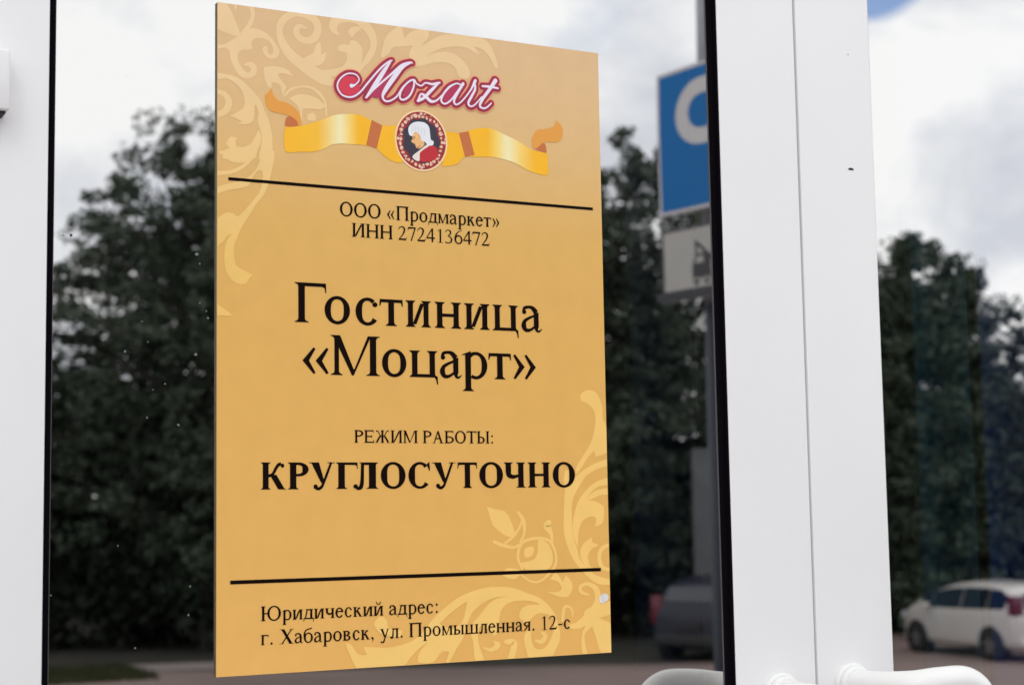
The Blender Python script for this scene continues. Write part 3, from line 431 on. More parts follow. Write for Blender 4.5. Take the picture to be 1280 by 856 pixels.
        A = 611; stem(x1, t=(1, 0), b=(1, 0)); rect(x1 + S, H - T, A - 60, H); rect(x1 + S, 0, A - 50, T); rect(x1 + S, H * .5 - T / 2, A - 150, H * .5 + T / 2)
        P.append([(A - 110, H), (A - 52, H), (A - 46, H - 140), (A - 64, H - 140), (A - 82, H - 65), (A - 120, H - T)])
        P.append([(A - 100, 0), (A - 40, 0), (A - 14, 165), (A - 34, 165), (A - 62, 80), (A - 120, T)])
        rect(A - 160, H * .5 - 80, A - 138, H * .5 + 80)
    elif ch == 'е':
        A = 444; arc(A / 2, H / 2, A / 2 - 25, H / 2 + 12, 5, 325, n=32, t=T * 1.1); rect(60, H * .56, A - 46, H * .56 + T * .9)
        P.append([(A - 95, H * .56), (A - 28, H * .56), (A - 34, H * .74), (A - 90, H * .74)])
    elif ch == 'Ж':
        A = 896; xm = A / 2 - S / 2; stem(xm)
        for d in (-1, 1):
            X = lambda v: A / 2 + d * v
            cur([(X(40), 335, 40), (X(110), 370, 52), (X(180), 480, 44), (X(240), 600, 40), (X(310), 640, 36)]); ball(X(318), 618, 40)
            cur([(X(90), 350, 40), (X(170), 290, 92), (X(330), 30, 92)]); P.append(sorted([(X(230), 0), (X(428), 0), (X(428), 18), (X(230), 18)], key=lambda p: 0) )
    elif c == 'к':
        A = (775 if bold else 667) if up else 486; stem(x1)
        xs = x1 + S
        if up:
            ka = (A * .86 - xs) / 262; cur([(xs - 5, H * .50, T * 1.2), (xs + 75 * ka, H * .56, T * 1.2), (xs + 130 * ka, H * .75, T * 1.3), (xs + 180 * ka, H * .90, T * 1.4), (xs + 235 * ka, H * .95, T * 1.2)]); ball(xs + 262 * ka, H * .88, 52 if bold else 44)
            dg(A - 225 - (20 if bold else 0), 12, xs + 35, H * .54, S * 1.15)
            rect(A - 240, 0, A - 8, 18)
        else:
            cur([(xs - 5, H * .50, T * 1.2), (xs + 55, H * .58, T * 1.2), (xs + 105, H * .80, T * 1.3), (xs + 170, H * .93, T * 1.2)]); ball(xs + 185, H * .87, 36)
            dg(A - 160, 12, xs + 25, H * .56, S * 1.1); rect(A - 175, 0, A - 6, 16)
    elif ch == 'А':
        A = 722; dg(95, 8, 325, H * .98, T); P.append([(505, 8), (620, 8), (385, H + 12), (362, H + 12), (318, H * .9)])
        rect(175, H * .33, 480, H * .33 + T); rect(14, 0, 215, 18); rect(430, 0, 706, 18)
    elif c == 'у':
        A = (722 if bold else 708) if up else 500
        if up:
            P.append([(60, H), (60 + S * 1.25, H), (A * .57 + 10, H * .30), (A * .50, H * .20), (A * .44, H * .28)])
            cur([(A - 105, H, T), (A * .56, H * .24, T * 1.1), (A * .47, H * .07, T * 1.2), (A * .36, 10, T * 1.3), (A * .24, 30, T)])
            ball(A * .25, 62, 58 if bold else 48); rect(8, H - 18, 270, H); rect(A - 210, H - 18, A - 8, H)
        else:
            P.append([(35, H), (35 + S * 1.2, H), (A * .57, 95), (A * .5, 20), (A * .44, 60)])
            cur([(A - 78, H, T), (A * .52, 20, T * 1.1), (A * .40, -140, T * 1.3), (A * .26, -190, T * 1.4)]); ball(A * .16, -165, 42)
            rect(4, H - 15, 195, H); rect(A - 150, H - 15, A - 4, H)
    elif c == 'л':
        A = (735 if bold else 678) if up else 499; xr = A - m - S; stem(xr, t=(0, 1)); xl = A * (.44 if bold else .36)
        rect(xl - E * .5, H - T, xr + 2, H); rect(xl - E * 1.05, H - 18, xl, H)
        cur([(xl + 10, H - 5, T * 1.2), (xl, H * .5, T * 1.3), (xl - 12, H * .2, T * 1.5), (xl - 50, H * .04, T * 1.6), (xl - (150 if bold else 110), 8, T)]); ball(xl - (165 if bold else 118), (60 if up else 45), (56 if bold else 46) if up else 36)
    elif ch == 'д':
        A = 510; xr = A - 70 - S; rect(xr, 0, xr + S, H); rect(150, H - T, xr, H); ser(xr + S, E, H, -1); rect(110, H - 14, 160, H)
        dg(80, T, 172, H, T * 1.15); rect(22, 0, A - 8, T)
        for e, d in ((22, 1), (A - 10, -1)): P.append([(e, T), (e + d * 40, T * .8), (e + d * 26, -50), (e + d * 12, -130), (e - d * 4, -130)])
    elif c == 'ч':
        A = (727 if bold else 650) if up else 502; xr = A - m - S; stem(xr); ym = H * .46
        stem(x1, H * .58, H, b=(0, 0)); cur([(x1 + S / 2, H * .62, S), (x1 + S * .62, ym + 25, S * .8), (x1 + S + 70, ym - 22, T * 1.6), (xr + 4, ym + 10, T * 1.1)])
    elif c == 'ы':
        A = 800 if up else 620; x2 = A - m - S; stem(x2); stem(x1, b=(1, 0))
        rr = (245 if up else 175); arc(x1 + S + 60, H * .28, rr, H * .28, -90, 90, n=20)
        rect(x1 + S - 2, 0, x1 + S + 62, T); rect(x1 + S - 2, H * .56 - T, x1 + S + 62, H * .56)
    elif ch == 'Ю':
        A = 1009; stem(x1); rect(x1 + S, H * .5 - T / 2, x1 + S + 130, H * .5 + T / 2); arc(A - 34 - 325, H / 2, 325, H / 2 + 12, 0, 360, n=40)
    elif ch == 'Х':
        A = 722; P.append([(90, H), (90 + S * 1.35, H), (A - 75, 0), (A - 75 - S * 1.35, 0)]); dg(95, 0, A - 150, H, T * 1.1)
        for a, b_ in ((14, 250), (A - 230, A - 14)): rect(a, H - 18, b_, H)
        rect(10, 0, 220, 18); rect(A - 270, 0, A - 10, 18)
    elif ch == 'а':
        A = 444; xr = 275; cur([(66, 360, 40), (90, 420, 56), (180, 440, 50), (256, 418, 76), (xr + S / 2 - 4, 345, S)]); ball(82, 352, 42)
        rect(xr - 2, 80, xr + S - 4, 350); cur([(xr + 40, 90, S * .9), (xr + 62, 22, 50), (xr + 105, 12, 34), (xr + 158, 55, 14)])
        cur([(xr + 4, 285, 40), (180, 245, 48), (95, 190, 64), (70, 110, 96), (98, 40, 76), (160, 22, 58), (230, 48, 46), (xr + 4, 85, 40)])
    elif ch == 'я':
        A = 459; xr = A - m - S; stem(xr, t=(0, 1)); arc(xr - 40, H * .73, xr - 40 - 42, H * .27, 90, 270, n=18)
        rect(xr - 42, H - T, xr, H); rect(xr - 42, H * .46, xr, H * .46 + T); cur([(xr - 60, H * .48, 50), (xr - 120, H * .28, 66), (85, 30, 60)]); rect(12, 0, 125, 16)
    elif ch == '1': A = 500; rect(222, 0, 222 + 84, 640); P.append([(306, 676), (292, 676), (110, 590), (114, 574), (222, 604), (306, 600)]); rect(125, 0, 400, 18)
    elif ch == '2':
        A = 500; cur([(45, 500, 22), (85, 600, 40), (200, 656, 46), (320, 600, 76), (340, 480, 84), (270, 300, 60), (150, 150, 44), (50, 40, 36)])
        P.append([(30, 0), (420, 0), (475, 150), (452, 150), (415, 82), (90, 76), (30, 18)])
    elif ch == '3':
        A = 500; cur([(45, 530, 22), (95, 625, 40), (210, 655, 44), (310, 590, 72), (300, 460, 60), (170, 360, 26)])
        cur([(170, 360, 26), (320, 300, 56), (370, 190, 80), (330, 70, 66), (200, 12, 40), (70, 28, 44)]); ball(68, 40, 36)
    elif ch == '4': A = 500; rect(290, 0, 374, 676); P.append([(300, 676), (374, 676), (60, 226), (12, 226)]); rect(12, 168, 472, 228)
    elif ch == '6':
        A = 500; arc(252, 212, 215, 224, 0, 360, n=32, s=84); cur([(445, 676, 18), (300, 635, 34), (150, 500, 60), (78, 340, 80), (72, 220, 84)])
    elif ch == '7': A = 500; P.append([(40, 662), (445, 662), (445, 645), (440, 590), (75, 588), (30, 500), (15, 508)]); dg(165, -8, 385, 620, 62)
    elif ch in '«»':
        A = 500
        for k in (0, 190):
            for sg in (1, -1):
                q = [(46 + k, 226), (206 + k, 226 + sg * 220), (236 + k, 226 + sg * 198), (140 + k, 226), (60 + k, 226 - sg * 10)]
                P.append(q if ch == '«' else [(A - x, y) for x, y in q])
    elif ch == ':': A = 278; ball(139, 52, 52); ball(139, 400, 52)
    elif ch == '.': A = 250; ball(125, 50, 54)
    elif ch == ',': A = 250; ball(118, 48, 54); cur([(140, 45, 60), (158, -20, 34), (100, -130, 10)])
    elif ch == '-': A = 333; rect(40, 194, 285, 257)
    elif ch == ' ': A = 250
    else: A = 500
    return A, P
def write_line(name, text, u0, u1, base, cap, parent, y, bold=False, boxes=None):
    x = 0; polys = []; lo, hi = 1e9, -1e9
    for ch in text:
        A, P = glyph(ch, bold)
        for p in P:
            q = [(x + a, b) for a, b in p]; polys.append(q); lo = min(lo, min(a for a, b in q)); hi = max(hi, max(a for a, b in q))
        x += A
    kx = (u1 - u0) / (hi - lo); ky = cap / 662
    pr = Print(y)
    global STEP; st = STEP; STEP = 2e-7
    if boxes:
        for ch, (b0, b1) in zip(text, boxes):
            A, P = glyph(ch, bold); g0 = min(a for p in P for a, b in p); g1 = max(a for p in P for a, b in p); kk = (b1 - b0) / (g1 - g0)
            for q in P: pr.poly([(b0 + (a - g0) * kk, base - b * ky) for a, b in q], M['ink'])
        polys = []
    for q in polys: pr.poly([(u0 + (a - lo) * kx, base - b * ky) for a, b in q], M['ink'])
    STEP = st
    return pr.mb.build(name, parent)

# ------------------------------------------------------------------ the printed plate
SX, SZ = 0.45155, 3.43411
sign = tag(empty('hotel_sign', (SX, 0, SZ - SH)), 'gold printed hotel sign plate with cursive logo and black lettering on the left glass', 'sign')
pl = MB(); pl.box((0, 0.0001, 0), (SW, 0.0030, SH), M['plate_edge'])
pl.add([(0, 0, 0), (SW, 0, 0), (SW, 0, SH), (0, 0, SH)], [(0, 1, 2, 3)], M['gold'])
pl.build('plate', sign)
yy = 0
for lower in (False, True):
    pr = Print(-0.00003)
    for kind, pts in ORN:
        if lower != (sum(p[1] for p in pts) / len(pts) > 300): continue
        if kind == 'b': pr.poly(smooth_blob([tuple(p) for p in pts]), M['damask'])
        else: pr.stroke([tuple(p) for p in pts], M['damask'])
    yy = min(yy, pr.y - 2e-5)
    pr.mb.build('damask_ornament', sign)
for r0, r1, v, th in ((10.3, 389.8, 161.1, 2.9), (12.4, 390.0, 519.2, 3.3)):
    pr = Print(yy - 2e-5); pr.poly([(r0, v - th / 2), (r1, v - th / 2), (r1, v + th / 2), (r0, v + th / 2)], M['ink']); pr.mb.build('divider_line', sign)
TX = yy - 3e-5
write_line('lettering', 'ООО «Продмаркет»', 117.4, 283.6, 187.2, 13.4, sign, TX)
write_line('lettering', 'ИНН 2724136472', 129.1, 272.8, 205.9, 12.9, sign, TX)
write_line('headline_lettering', 'Гостиница', 73.2, 328.9, 287.6, 36.4, sign, TX, boxes=BOX3)
write_line('headline_lettering', '«Моцарт»', 80.2, 321.5, 334.8, 36.6, sign, TX, boxes=BOX4)
write_line('lettering', 'РЕЖИМ РАБОТЫ:', 130.1, 273.0, 396.5, 11.6, sign, TX)
write_line('bold_lettering', 'КРУГЛОСУТОЧНО', 40.9, 362.4, 438.5, 24.0, sign, TX, True, boxes=BOX6)
write_line('lettering', 'Юридический адрес:', 40.4, 212.6, 553.8, 12.8, sign, TX)
write_line('lettering', 'г. Хабаровск, ул. Промышленная. 12-с', 40.4, 353.8, 574.6, 12.8, sign, TX)
# ribbon
pr = Print(yy - 4e-5)
for p in BAND: pr.poly(smooth_blob([tuple(q) for q in p]), M['ribbon'])
for p in STRAP: pr.poly([tuple(q) for q in p], M['strap'])
for p in FOLD: pr.poly(smooth_blob([tuple(q) for q in p]), M['strap'])
for p in CURL: pr.poly(smooth_blob([tuple(q) for q in p]), M['curl'])
pr.mb.build('ribbon', sign)
# medallion
ox, oy, orx, ory = OVAL
pr = Print(yy - 1.0e-4)
pr.disc(ox, oy, orx, M['oval_rim'], ory, 48); pr.disc(ox, oy, orx - 1.7, M['oval_red'], ory - 1.7, 48)
k = 34
for i in range(k):
    a = 2 * math.pi * i / k
    r_k = rnd.uniform(.765, .835); pr.disc(ox + (orx * r_k) * math.cos(a), oy + (ory * (r_k + .01)) * math.sin(a), 1.1 + 1.3 * rnd.random(), M['lace'], 1.1 + 1.2 * rnd.random(), 7)
for i in range(26):
    a = rnd.random() * 6.28; rr = rnd.uniform(.80, .93)
    pr.disc(ox + (orx * rr) * math.cos(a), oy + (ory * rr) * math.sin(a), .5 + .4 * rnd.random(), M['lace'], None, 6)
for i in range(4):
    a = math.pi / 2 * i; pr.disc(ox + orx * .88 * math.cos(a), oy + ory * .88 * math.sin(a), 1.6, M['lace'], 1.6, 8)
nav = [(ox + (orx * (.69 + .035 * math.cos(9 * t))) * math.cos(t), oy + (ory * (.72 + .03 * math.cos(9 * t))) * math.sin(t)) for t in [2 * math.pi * i / 72 for i in range(72)]]
pr.poly(nav, M['navy'])
md = pr.mb.build('medallion', sign)
pr = Print(pr.y - 1e-5)
for P_, m_ in ((COAT, 'coat'), (CRAVAT, 'cravat'), (FACE, 'skin'), (HAIR, 'wig')): pr.poly(smooth_blob([tuple(q) for q in P_]), M[m_])
hx = sum(p[0] for p in FACE) / len(FACE); hy = sum(p[1] for p in FACE) / len(FACE)
for q in range(5):
    a0 = (HAIR[0][0] + 3 + q * 3.1, HAIR[2][1] + 2.5 + q * .7); pr.stroke([(a0[0], a0[1], .3), (a0[0] + 1.8, a0[1] + 3.4, .5), (a0[0] + 1.2, a0[1] + 7.5, .3)], M['wigs'])
pr.stroke([(hx - 4.2, hy - 3.2, .5), (hx - 2.6, hy - 3.7, .8), (hx - 1.2, hy - 3.2, .4)], M['brow']); pr.disc(hx - 2.9, hy - 2.0, .6, M['brow'], .45, 8)
pr.stroke([(hx - 3.6, hy + 3.3, .4), (hx - 2.2, hy + 3.6, .6)], M['brow']); pr.stroke([(hx + 3.2, hy + 3.9, .4), (hx + 1.2, hy + 6.2, .9), (hx - .6, hy + 6.9, .4)], M['brow'])
pr.mb.build('portrait', md)
# cursive word
pr = Print(yy - 2.6e-4)
for st in SCRIPT: pr.stroke([tuple(q) for q in st], M['halo'], extra=3.7, k=.8)
for st in SCRIPT: pr.stroke([tuple(q) for q in st], M['crimson'], extra=2.75, k=.8)
for q in FILLC: pr.poly(smooth_blob([tuple(p) for p in q]), M['magenta'])
for q in FILLR: pr.poly(smooth_blob([tuple(p) for p in q]), M['red'])
for st in SCRIPT: pr.stroke([tuple(q) for q in st], M['magenta'], extra=.95, k=.8)
for st in SCRIPT: pr.stroke([tuple(q) for q in st], M['white'], k=.80)
pr.mb.build('cursive_logo', sign)
# pale scuff near the lower right corner
pr = Print(yy - 4e-5)
pr.poly([(387.5, 546), (392, 542.5), (396, 543), (398.5, 545.5), (397, 549.5), (391, 552.5), (388, 551)], M['scuff']); pr.mb.build('scuff_mark', sign)

# ------------------------------------------------------------------ the double door
FY = -0.004; ZB, ZT = 1.52, 3.78
SEAM = 1.0996
def door(name, xs0, xi0, xi1, xs1, label, mirror):
    root = tag(empty(name, ((xs0 + xs1) / 2, 0, ZB)), label, 'door')
    ox_, oz_ = -(xs0 + xs1) / 2, -ZB
    def bo(nm, a, b, m, bev=0.0, par=root):
        return box_obj(nm, (a[0] + ox_, a[1], a[2] + oz_), (b[0] + ox_, b[1], b[2] + oz_), m, par, bev)
    bo('stile', (xs0, FY, ZB), (xi0, .055, ZT), M['pvc'], .0016)
    bo('stile', (xi1, FY, ZB), (xs1, .055, ZT), M['pvc'], .0016)
    bo('rail', (xi0 + .0005, FY + .0002, ZT - .105), (xi1 - .0005, .0548, ZT), M['pvc'], .0016)
    bo('rail', (xi0 + .0005, FY + .0002, 2.02), (xi1 - .0005, .0548, 2.125), M['pvc'], .0016)
    bo('rail', (xi0 + .0005, FY + .0002, ZB), (xi1 - .0005, .0548, ZB + .12), M['pvc'], .0016)
    bo('lower_panel', (xi0 + .001, .006, ZB + .121), (xi1 - .001, .03, 2.019), M['pvc'])
    z0, z1 = 2.1252, ZT - .1052
    g = MB(); x0_, x1_ = xi0 + .0005 + ox_, xi1 - .0005 + ox_; a, b = z0 + oz_, z1 + oz_
    vs = [(x0_, .0035, a), (x1_, .0035, a), (x1_, .0095, a), (x0_, .0095, a), (x0_, .0035, b), (x1_, .0035, b), (x1_, .0095, b), (x0_, .0095, b)]
    g.add(vs, [(0, 1, 5, 4)], M['glass']); g.add(vs, [(2, 3, 7, 6), (0, 3, 2, 1), (4, 5, 6, 7), (1, 2, 6, 5), (3, 0, 4, 7)], M['clear'])
    pane = g.build('glass_pane', root)
    gk = MB()
    for s0, s1 in ((xi0, 1), (xi1, -1)):
        lw = .0098 if s1 < 0 else (.0060 if mirror > 0 else .0026)
        A_ = sorted((s0 + .0001 * s1, s0 + lw * s1)); gk.box((A_[0] + ox_, .0018, z0 + oz_), (A_[1] + ox_, .0034, z1 + oz_), M['rubber'])
        A_ = sorted((s0 + .0001 * s1, s0 + (.0019 if s1 < 0 else .0003) * s1)); gk.box((A_[0] + ox_, FY + .0012, z0 + oz_ + .001), (A_[1] + ox_, .0016, z1 + oz_ - .001), M['rubber'])
        A_ = sorted((s0 + (lw + .0001) * s1, s0 + (lw + .0007) * s1)); gk.box((A_[0] + ox_, .0025, z0 + oz_), (A_[1] + ox_, .0034, z1 + oz_), M['lip_highlight'])
    for t0, s1 in ((z0, 1), (z1, -1)):
        A_ = sorted((t0 + .0001 * s1, t0 + .005 * s1)); gk.box((xi0 + .006 + ox_, .0018, A_[0] + oz_), (xi1 - .006 + ox_, .0033, A_[1] + oz_), M['rubber'])
    gk.build('gasket', root)
    return root, ox_, oz_, pane
d1, o1, q1, pane1 = door('glass_door', .1975, .3021, .9968, SEAM - .0016, 'left white framed mirror glass door leaf carrying the gold sign', 1)
d2, o2, q2, pane2 = door('glass_door', SEAM + .0016, 1.2031, 1.8957, 2.0003, 'right white framed mirror glass door leaf with a pale car reflected low in it', -1)
# meeting seal between the leaves
sm = MB(); sm.box((SEAM + .0013 + .0002 - .0026 + o1, .004, .01), (SEAM + .0009 + o1, .05, ZT - ZB - .01), M['dark']); sm.build('meeting_seal', d1)

def handle(dr, ox_, oz_, sg):
    cx, cz = SEAM - .0012 + sg * .0463, 2.971 - .1885 + (.003 if sg > 0 else -.002)
    B = MB(); x, z = cx + ox_, cz + oz_
    piv = []
    for zz_ in (z, z - .36):
        for r, y0, y1 in ((.0225, FY - .0001, FY - .005), (.0195, FY - .0052, FY - .012)):
            n = 36; ring = [(r, y0), (r, y1 + .0015), (r - .0006, y1 + .0004), (r - .0018, y1)]
            vs = []; fs = []
            for rr, y_ in ring:
                for i in range(n): a = 2 * math.pi * i / n; vs.append((x + rr * math.cos(a), y_, zz_ + rr * math.sin(a)))
            for k_ in range(len(ring) - 1):
                for i in range(n): fs.append((k_ * n + i, k_ * n + (i + 1) % n, (k_ + 1) * n + (i + 1) % n, (k_ + 1) * n + i))
            fs.append(tuple(range((len(ring) - 1) * n, len(ring) * n)))
            B.add(vs, fs, M['handle'], True)
    B.build('handle_mount', dr)
    H_ = MB(); ctrl = [(0, -.010, 0), (.001 * sg, -.030, 0), (.006 * sg, -.060, .001), (.020 * sg, -.085, .003), (.045 * sg, -.097, .006), (.074 * sg, -.101, .005), (.092 * sg, -.102, -.010), (.098 * sg, -.102, -.04)]
    up = spline([(x + a, b, z + c) for a, b, c in ctrl], 7, False)
    zm = z - .18
    low = [(a, b, 2 * zm - c) for a, b, c in reversed(up)]
    up = [(a, b + FY + .010, c) for a, b, c in up]; low = [(a, b + FY + .010, c) for a, b, c in low]; H_.tube(up + low, .0162, M['handle'], 24); H_.build('handle_grip', dr)
handle(d1, o1, q1, -1); handle(d2, o2, q2, 1)
# hinge cover on the left stile
hz = MB()
def hinge(zc, par, ox_, oz_):
    b = box_obj('hinge_cover', (.150 + ox_, -.026, zc + oz_), (.2655 + ox_, FY - .0003, zc + .052 + oz_), M['pvc'], par, .0022)
    box_obj('hinge_painted_shadow', (.205 + ox_, -.0225, zc - .0022 + oz_), (.2625 + ox_, FY - .0006, zc - .0001 + oz_), M['dark'], b)  # dark block stands in for the shadow under the cover
for zc in (3.3095, 2.45, 1.75): hinge(zc, d1, o1, q1)
# small chips and specks on the right leaf's stile
f = MB()
def speck(fm, x, y, z, rx, rz, m, n=9, seed=0):
    rr = random.Random(seed); vs = [(x + rx * (1 + .3 * rr.uniform(-1, 1)) * math.cos(2 * math.pi * i / n), y, z + rz * (1 + .3 * rr.uniform(-1, 1)) * math.sin(2 * math.pi * i / n)) for i in range(n)]
    fm.add(vs + [(x, y - min(rx, rz) * .35, z)], [((i + 1) % n, i, n) for i in range(n)], m, True)
speck(f, SPK[0][0] + o2, FY - .0002, SPK[0][1] + q2, .0040, .0016, M['fleck'], seed=3)
speck(f, SPK[1][0] + o2, FY - .0002, SPK[1][1] + q2, .0009, .0008, mat('grey_fleck', (.35, .35, .35)), seed=5)
f.build('paint_chip', d2)
# dried drops and dust on the left pane
ws = MB(); wm_ = mat('dried_drop', (.15, .16, .165), .6)
rr = random.Random(11)
for i, (x, z, s_, dk) in enumerate(DROPS):
    speck(ws, x + o1, .0033, z + q1, s_ * .0007, s_ * .0007, M['fleck'] if dk else wm_, seed=i)
for i in range(34):
    x = rr.uniform(.31, .98); z = rr.uniform(2.75, 3.5)
    speck(ws, x + o1, .0033, z + q1, .00028 + rr.random() * .00025, .00028, wm_, n=6, seed=i)
tag(ws.build('dried_drops', pane1), kind='stuff')

# outer frame, wall, porch, room behind
fr = tag(empty('door_frame', (1.0989, 0, 1.5)), 'white plastic frame around the double glass doors', 'frame')
box_obj('jamb', (.129 - 1.0989, FY - .004, 0.02), (.1957 - 1.0989, .07, 2.32), M['pvc'], fr, .0016)
box_obj('jamb', (2.0022 - 1.0989, FY - .004, 0.02), (2.0688 - 1.0989, .07, 2.32), M['pvc'], fr, .0016)
box_obj('head', (.1960 - 1.0989, FY - .004, 2.282), (2.0019 - 1.0989, .07, 2.3198), M['pvc'], fr, .0016)
M['render'] = mat('grey_render', (.42, .40, .37), .9, var=.12, vscale=2, bump=.4, bscale=90)
M['conc'] = mat('concrete', (.30, .29, .28), .9, var=.15, vscale=3, bump=.3, bscale=40)
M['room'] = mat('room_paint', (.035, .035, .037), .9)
wl = MB(); wl.box((-9, .0, 0), (.1275, .35, 6.5), M['render']); wl.box((2.0695, .0, 0), (14, .35, 6.5), M['render']); wl.box((.1275, .0, 3.822), (2.0695, .35, 6.5), M['render']); wl.box((.1275, .0, 0), (2.0695, .35, 1.515), M['render'])
tag(wl.build('building_wall'), 'grey rendered hotel wall around the door frame', 'wall')
pc = MB(); pc.box((-1.2, -2.6, .0), (3.4, -.0005, 1.5), M['conc'])
for i in range(8): pc.box((3.4, -2.6, 0), (3.4 + .3 * (8 - i), -.6, 1.5 - .1665 * (i + 1) + .0005 * i), M['conc']) if False else None
tag(pc.build('porch_floor'), kind='structure')
stp = MB()
for i in range(8): stp.box((.2, -2.6005 - .3 * (i + 1), 0.0), (2.4, -2.6005 - .3 * i, 1.5 - .1665 * (i + 1) + .1), M['conc'])
tag(stp.build('porch_steps'), kind='structure')
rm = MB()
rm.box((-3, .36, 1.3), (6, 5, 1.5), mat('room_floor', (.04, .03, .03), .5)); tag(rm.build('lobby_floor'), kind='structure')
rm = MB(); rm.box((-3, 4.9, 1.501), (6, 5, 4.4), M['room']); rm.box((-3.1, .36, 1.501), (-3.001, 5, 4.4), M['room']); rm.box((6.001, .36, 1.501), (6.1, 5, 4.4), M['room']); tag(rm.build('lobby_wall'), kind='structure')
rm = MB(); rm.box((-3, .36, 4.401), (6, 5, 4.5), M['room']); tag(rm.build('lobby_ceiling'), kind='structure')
# blue curtain hanging behind the right door
def curtain(name, x0, x1, y, col, label):
    m = mat(name + '_cloth', col, .85, var=.2, vscale=3); b = MB(); n = 90; vs = []; fs = []
    for i in range(n + 1):
        u = i / n; x = x0 + (x1 - x0) * u; yy_ = y + .025 * math.sin(u * (x1 - x0) * 52 + .7 * math.sin(u * 9)) 
        for z in (1.56, 2.6, 3.7): vs.append((x, yy_, z))
    for i in range(n):
        for k_ in range(2): a = i * 3 + k_; fs.append((a, a + 3, a + 4, a + 1))
    b.add(vs, fs, m, True); o = b.build(name); tag(o, label, 'curtain'); return o
curtain('curtain', 1.485, 1.56, .26, (.06, .36, .46), 'teal blue curtain seen dimly through the right door glass')
curtain('curtain', 1.592, 2.3, .25, (.05, .24, .85), 'deep blue curtain at the far right behind the right door glass')
curtain('curtain', 1.02, 1.16, .22, (.06, .20, .50), 'dark blue curtain edge behind the two meeting door stiles')

# ------------------------------------------------------------------ car park opposite (seen mirrored in the glass)
M['ground'] = mat('dusty_asphalt', (.21, .152, .135), .92, var=.16, vscale=.35, bump=.3, bscale=8)
gd = MB(); gd.add([(-900, -1500, 0), (1200, -1500, 0), (1200, 900, 0), (-900, 900, 0)], [(0, 1, 2, 3)], M['ground']); tag(gd.build('ground'), kind='structure')
M['soil'] = mat('soil_and_shade', (.035, .032, .022), .95, var=.3, vscale=.6)
sg_ = MB(); sg_.add([(-40, -160, .004), (-40, -35.2, .004), (6.5, -33.6, .004), (11.2, -29.9, .004), (18.3, -26.3, .004), (21.5, -27.2, .004), (24.5, -30.2, .004), (27, -29.2, .004), (70, -17, .004), (110, -160, .004)], [tuple(reversed(range(10)))], M['soil']); tag(sg_.build('wood_floor_and_shade'), kind='structure')  # soil under the trees, carried forward as painted shade on the ground
pth = MB(); pth.add([(7.6, -33.6, .008), (7.9, -32.0, .008), (10.6, -30.9, .008), (11.2, -32.6, .008)], [(0, 3, 2, 1)][0:0] + [(3, 2, 1, 0)], mat('pale_paving', (.27, .225, .21), .9, var=.1)); tag(pth.build('paving_strip'), kind='structure')
def leaves(rng, C, n, size, jit):
    """n random leaf quads round each centre of C (x,y,z,rx,ry,rz)"""
    C = np.asarray(C, float); k = len(C); c = np.repeat(C, n, 0); t = k * n
    d = rng.normal(size=(t, 3)); d /= np.linalg.norm(d, axis=1)[:, None]
    r = rng.random(t) ** (1 / 2.2)
    p = c[:, :3] + d * r[:, None] * c[:, 3:6]
    nrm = d * .6 + rng.normal(size=(t, 3)) * .7 + np.array([0, 0, .5]); nrm /= np.linalg.norm(nrm, axis=1)[:, None]
    a = np.cross(nrm, rng.normal(size=(t, 3))); a /= np.linalg.norm(a, axis=1)[:, None]; b = np.cross(nrm, a)
    s = size * (1 + jit * (rng.random(t) - .5) * 2)
    v = np.stack([p + a * s[:, None], p + b * (s * .5)[:, None], p - a * s[:, None], p - b * (s * .5)[:, None]], 1).reshape(-1, 3)
    return v
def leaf_obj(name, v, m, parent=None):
    n = len(v) // 4; me = bpy.data.meshes.new(name); me.vertices.add(len(v)); me.vertices.foreach_set('co', v.astype(np.float32).ravel())
    me.loops.add(4 * n); me.loops.foreach_set('vertex_index', np.arange(4 * n, dtype=np.int32)); me.polygons.add(n)
    me.polygons.foreach_set('loop_start', np.arange(0, 4 * n, 4, dtype=np.int32)); me.polygons.foreach_set('loop_total', np.full(n, 4, dtype=np.int32))
    me.update(calc_edges=True); me.materials.append(m)
    o = bpy.data.objects.new(name, me); COL.objects.link(o)
    if parent: o.parent = parent
    return o
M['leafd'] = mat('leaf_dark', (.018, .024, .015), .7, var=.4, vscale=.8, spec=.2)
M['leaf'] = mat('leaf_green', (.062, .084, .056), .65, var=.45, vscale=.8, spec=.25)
M['leaf2'] = mat('leaf_olive', (.064, .083, .058), .65, var=.45, vscale=.9, spec=.25)
M['bark'] = mat('bark', (.08, .07, .06), .95, var=.3, vscale=6)
